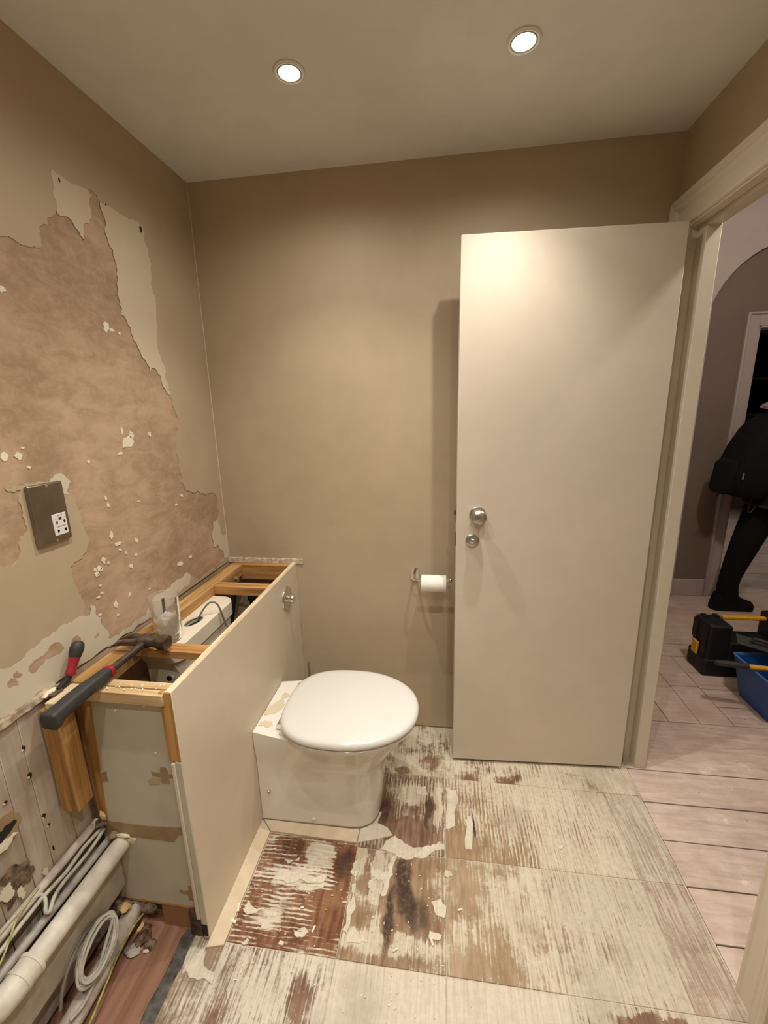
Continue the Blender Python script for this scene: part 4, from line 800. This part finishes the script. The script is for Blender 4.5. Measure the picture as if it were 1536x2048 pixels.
# ================================================================== HALL: TOOLS
tt = thing('tool_tote', 'black tool tote with yellow carry bar on the hall floor', 'tool box', (1.60, 2.37, 0))
def block(name, b, m, par, bev): return MB().box(*b).build(name, M[m], par, bevel=bev, seg=3)
block('end_block', (1.42, 1.535, 2.285, 2.435, .012, .298), 'black', tt, .014)
block('end_block', (1.745, 1.86, 2.285, 2.435, .012, .335), 'black', tt, .014)
block('tray', (1.53, 1.75, 2.285, 2.435, .012, .20), 'black', tt, .008)
block('lower_shell', (1.412, 1.868, 2.278, 2.442, 0, .10), 'black', tt, .012)
block('carry_bar', (1.53, 1.75, 2.375, 2.40, .292, .312), 'yellow', tt, .006)
block('latch', (1.404, 1.416, 2.35, 2.40, .09, .165), 'yellow', tt, .004)
block('rib', (1.414, 1.422, 2.30, 2.34, .11, .28), 'black', tt, .003)
block('rib', (1.414, 1.422, 2.39, 2.43, .17, .28), 'black', tt, .003)
for x in (1.44, 1.50): block('corner_nub', (x, x+.025, 2.39, 2.425, .296, .306), 'black', tt, .003)
tb = thing('blue_tub', 'open blue plastic tub full of hand tools on the hall floor', 'tub', (1.68, 2.03, 0))
def tub(x0, x1, y0, y1, dz0, dz1, fl_):
    return [[(x0, y0, dz0), (x1, y0, dz0), (x1, y1, dz0), (x0, y1, dz0)], [(x0-fl_, y0-fl_, dz1), (x1+fl_, y0-fl_, dz1), (x1+fl_, y1+fl_, dz1), (x0-fl_, y1+fl_, dz1)]]
o_ = tub(1.505, 1.86, 1.93, 2.13, 0, .215, .035); i_ = tub(1.511, 1.854, 1.936, 2.124, .006, .215, .031)
MB().rings([o_[0], o_[1], i_[1], i_[0]], False).add(o_[0], [(0, 3, 2, 1)]).add(i_[0], [(0, 1, 2, 3)]).build('shell', M['blue'], tb, bevel=.004)
rm = rsec(1.468, 1.897, 1.893, 2.167, .012, .215)
MB().tube(rm, .0045, 8, closed=True).build('rim', simple('pale_blue_rim', (.10, .2, .42), .4), tb, 60)
th_ = thing('club_hammer', 'hammer with black grip and yellow shaft lying across the blue tub', 'hammer', (1.55, 1.96, .22))
MB().tube([(1.305, 2.035, .235), (1.315, 2.033, .235), (1.36, 2.025, .235), (1.44, 2.01, .236)], [.008, .0145, .0155, .0135], 14).build('grip', M['rubber'], th_, 60)
MB().tube([(1.438, 2.01, .236), (1.53, 1.995, .237), (1.70, 1.965, .238)], .0115, 14).build('shaft', M['yellow'], th_, 60)
MB().box(1.70, 1.735, 1.90, 2.03, .222, .256).build('head', M['hammersteel'], th_, bevel=.005)
tr = thing('float_trowel', 'dark plastering float resting on the back rim of the blue tub', 'trowel', (1.58, 2.13, .23))
Mx = Matrix.Translation((1.60, 2.15, .262)) @ Matrix.Rotation(.18, 4, 'Y') @ Matrix.Rotation(-.35, 4, 'Z') @ Matrix.Rotation(.35, 4, 'X')
xf(MB().box(-.12, .12, -.035, .035, -.004, .004), Mx).build('blade', simple('grey_blade', (.05, .055, .05), .4), tr, bevel=.002)
xf(MB().tube([(-.06, 0, .004), (-.055, 0, .03), (.055, 0, .03), (.06, 0, .004)], .010, 10), Mx).build('handle', M['rubber'], tr, 60)
for i, (p0, p1, r, lab) in enumerate((((1.60, 2.08, .235), (1.78, 2.02, .285), .016, 'thick pale wooden tool handle rising from the blue tub'), ((1.64, 2.12, .25), (1.82, 2.08, .325), .014, 'upper pale wooden tool handle rising from the blue tub'))):
    v0, v1 = Vector(p0), Vector(p1)
    tag(MB().tube([v0, v0.lerp(v1, .05), v0.lerp(v1, .5), v0.lerp(v1, .95), v1], [r*.6, r, r*1.1, r, r*.6], 12).build('wooden_handle', simple('pale_handle', (.52, .38, .28), .5), None, 60), lab, 'tool handle')
rp = [(1.60 + .06*math.cos(t), 2.05 + .03*math.cos(t), .225 + .055*math.sin(t)) for t in [PI*k/16 for k in range(17)]]
tag(MB().tube(rp, .006, 8).build('rope_loop', simple('grey_rope', (.12, .11, .10), .9, 0, .6, 200), None, 60), 'dark rope loop arching over the tools in the blue tub', 'rope')
tag(lump((1.70, 2.05, .13), 1, 3, (.13, .075, .07), 3).build('tool_bag', M['black'], None, 40), 'black cloth bundle filling the blue tub', 'bag')

# ================================================================== HALL: PERSON
fd = thing('far_lamp', 'ceiling lamp in the dark room beyond the doorway', 'lamp', (3.0, 4.7, HC))
MB().lathe([(.05, 0), (.05, -.02), (.03, -.03), (.002, -.031)], (3.0, 4.7, HC), (0, 0, 1), 20).build('lamp_glass', emit('far_lamp_glass', (1, .9, .85), 3), fd, 50)
l = bpy.data.lights.new('far_glow', 'SPOT'); l.energy = 60; l.color = (1, .92, .86); l.spot_size = math.radians(80); l.spot_blend = .8; l.shadow_soft_size = .05
lo = bpy.data.objects.new('far_glow', l); C.objects.link(lo); lo.location = (3.0, 4.7, HC-.06); adopt(lo, fd)
pe = thing('person', 'person in black jacket and trousers walking past the dark doorway', 'person', (2.08, 3.14, 0))
PYc = 3.08
V = {'pel': (2.20, PYc, .93, .15, .17), 'bel': (2.19, PYc, 1.05, .135, .165), 'che': (2.19, PYc, 1.22, .14, .185), 'sho': (2.20, PYc, 1.36, .10, .16), 'nek': (2.225, PYc, 1.445, .062, .062), 'hd0': (2.25, PYc, 1.50, .075, .07), 'hd1': (2.265, PYc, 1.58, .095, .08), 'hd2': (2.26, PYc, 1.655, .085, .075), 'hd3': (2.25, PYc, 1.70, .05, .045),
     'nos': (2.375, PYc, 1.575, .016, .016),
     'hpR': (2.18, PYc+.06, .86, .12, .12), 'knR': (2.085, PYc+.07, .50, .095, .09), 'shR': (2.035, PYc+.07, .30, .075, .07), 'anR': (2.00, PYc+.07, .10, .058, .055), 'heR': (1.985, PYc+.07, .045, .045, .042), 'toR': (2.13, PYc+.07, .042, .042, .04), 'tpR': (2.185, PYc+.07, .035, .03, .03),
     'hpL': (2.25, PYc-.08, .86, .12, .12), 'knL': (2.42, PYc-.08, .52, .09, .085), 'anL': (2.56, PYc-.08, .11, .056, .055), 'heL': (2.545, PYc-.08, .05, .044, .042), 'toL': (2.69, PYc-.08, .045, .042, .04), 'tpL': (2.745, PYc-.08, .04, .03, .03),
     'saR': (2.19, PYc+.19, 1.34, .07, .065), 'elR': (2.15, PYc+.24, 1.08, .055, .05), 'wrR': (2.28, PYc+.22, .87, .042, .04), 'hnR': (2.32, PYc+.21, .81, .03, .04),
     'saL': (2.19, PYc-.19, 1.34, .07, .065), 'elL': (2.27, PYc-.24, 1.08, .055, .05), 'wrL': (2.42, PYc-.22, .93, .042, .04), 'hnL': (2.47, PYc-.21, .89, .03, .04)}
E_ = [('pel','bel'),('bel','che'),('che','sho'),('sho','nek'),('nek','hd0'),('hd0','hd1'),('hd1','hd2'),('hd2','hd3'),('hd1','nos'),
      ('pel','hpR'),('hpR','knR'),('knR','shR'),('shR','anR'),('anR','heR'),('anR','toR'),('toR','tpR'),('pel','hpL'),('hpL','knL'),('knL','anL'),('anL','heL'),('anL','toL'),('toL','tpL'),
      ('sho','saR'),('saR','elR'),('elR','wrR'),('wrR','hnR'),('sho','saL'),('saL','elL'),('elL','wrL'),('wrL','hnL')]
for s, sg in (('R', 1), ('L', -1)):
    hx_, hy_, hz_ = V['hn'+s][:3]
    for k in range(4):
        f1 = 'f%d%s' % (k, s); f2 = 'g%d%s' % (k, s); off = (k-1.5)*.019
        V[f1] = (hx_+.035+off*.2, hy_+off, hz_-.045, .009, .009); V[f2] = (hx_+.035, hy_+off*.9, hz_-.085+abs(off)*.4, .0075, .0075)
        E_ += [('hn'+s, f1), (f1, f2)]
    V['th'+s] = (hx_+.05, hy_-sg*.035, hz_-.02, .010, .010); V['ti'+s] = (hx_+.07, hy_-sg*.04, hz_-.05, .008, .008); E_ += [('hn'+s, 'th'+s), ('th'+s, 'ti'+s)]
ks = list(V); me = bpy.data.meshes.new('body'); me.from_pydata([V[k][:3] for k in ks], [(ks.index(a_), ks.index(b_)) for a_, b_ in E_], [])
ob = bpy.data.objects.new('body_tmp', me); C.objects.link(ob)
sk = ob.modifiers.new('skin', 'SKIN'); sk.use_smooth_shade = True
for i, k in enumerate(ks):
    d_ = me.skin_vertices[0].data[i]; d_.radius = V[k][3:5]; d_.use_root = (k == 'pel')
ss = ob.modifiers.new('sub', 'SUBSURF'); ss.levels = 2; ss.render_levels = 2
dg = bpy.context.evaluated_depsgraph_get(); nm = bpy.data.meshes.new_from_object(ob.evaluated_get(dg)); bpy.data.objects.remove(ob)
nm.materials.clear()
for m in ('blackcloth', 'skin'): nm.materials.append(M[m])
for p in nm.polygons:
    p.use_smooth = True; c_ = p.center
    hand = any((c_ - Vector(V['hn'+s][:3])).length < .115 and c_.z < V['hn'+s][2]+.03 for s in 'RL')
    p.material_index = 1 if (c_.z > 1.455 or hand) else 0
body = link('body', nm, None, pe)
for s, hx_ in (('R', 2.0), ('L', 2.56)):
    hy_ = V['an'+s][1]
    def sole(z, a0, a1, w): return [(x, y, z) for x, y, zz in rsec(hx_+a0, hx_+a1, hy_-w, hy_+w, w*.9, 0, 5)]
    MB().rings([sole(.002, -.075, .20, .045), sole(.03, -.078, .205, .047), sole(.06, -.072, .19, .045), sole(.085, -.068, .12, .045), sole(.12, -.058, .062, .044)]).build('shoe', M['blackcloth'], pe, 60)
# hair, ears, eyes, mouth
hv = lump((2.245, PYc, 1.625), 1, 5, (.118, .098, .105), 3); hv.v = [(min(x, 2.325 if z > 1.65 else 2.27), y, max(z, 1.50)) for x, y, z in hv.v]; hv.build('hair', M['hair'], pe, 60)
for s in (-1, 1):
    lump((2.255, PYc+s*.088, 1.575), 1, 8, (.018, .012, .030)).build('ear', M['skin'], pe, 60)
    lump((2.348, PYc+s*.032, 1.605), 1, 8, (.010, .013, .008)).build('eye', M['white'], pe, 60)
MB().box(2.345, 2.352, PYc-.022, PYc+.022, 1.527, 1.535).build('mouth', simple('lips', (.35, .14, .12)), pe, bevel=.002)
# jacket with hem and collar
def ell(cx, cy, z, a_, b_, n=28): return [(cx + a_*math.cos(2*PI*k/n), cy + b_*math.sin(2*PI*k/n), z) for k in range(n)]
MB().rings([ell(2.20, PYc, .80, .175, .215), ell(2.20, PYc, .90, .175, .215), ell(2.19, PYc, 1.05, .165, .205), ell(2.19, PYc, 1.22, .165, .215), ell(2.20, PYc, 1.34, .135, .20), ell(2.21, PYc, 1.41, .09, .12), ell(2.22, PYc, 1.45, .075, .08)], False).build('jacket', M['blackcloth'], pe, 60)
MB().rings([ell(2.20, PYc, .785, .178, .218), ell(2.20, PYc, .803, .180, .22)], False).build('hem', simple('olive_lining', (.03, .024, .018), .9), pe, 60)
hood = lump((2.065, PYc-.02, 1.425), 1, 12, (.075, .11, .026), 3); hood.build('hood', M['lilac'], pe, 60)
bk = thing('backpack', 'black backpack with dangling straps on the walking person', 'backpack', (1.95, 3.06, .84))
def bsec(z, x0, x1, hw): return [(x, y, z) for x, y, zz in rsec(x0, x1, PYc-hw, PYc+hw, min(.07, (x1-x0)*.42), 0, 5)]
MB().rings([bsec(.845, 1.93, 2.05, .09), bsec(.86, 1.865, 2.06, .13), bsec(.93, 1.835, 2.07, .145), bsec(1.05, 1.845, 2.07, .15), bsec(1.17, 1.885, 2.07, .15), bsec(1.28, 1.945, 2.07, .145), bsec(1.34, 1.99, 2.075, .13), bsec(1.375, 2.03, 2.08, .08)]).build('pack', M['blackcloth'], bk, 60)
MB().rings([bsec(.87, 1.80, 1.87, .08), bsec(.90, 1.80, 1.87, .10), bsec(1.06, 1.818, 1.88, .10), bsec(1.09, 1.84, 1.88, .08)]).build('front_pocket', M['blackcloth'], bk, 60)
MB().tube(smooth([(1.83, PYc-.02, .90), (1.815, PYc-.03, .87), (1.79, PYc-.03, .845), (1.765, PYc-.03, .84)]), .0045, 6).build('strap', M['black'], bk, 60)
MB().tube(smooth([(2.00, PYc-.05, .86), (1.985, PYc-.05, .79), (1.99, PYc-.05, .735), (2.02, PYc-.05, .77), (2.03, PYc-.05, .80)]), .006, 6).build('strap', M['black'], bk, 60)
MB().box(1.855, 1.862, PYc-.155, PYc-.148, .98, 1.02).build('zip_pull', M['satin'], bk)
for s in (-1, 1): MB().tube(smooth([(2.06, PYc+s*.10, 1.36), (2.16, PYc+s*.11, 1.42), (2.30, PYc+s*.11, 1.36), (2.355, PYc+s*.12, 1.22), (2.30, PYc+s*.18, 1.08), (2.08, PYc+s*.14, .96)]), .016, 8, flat=.4).build('shoulder_strap', M['black'], bk, 60)
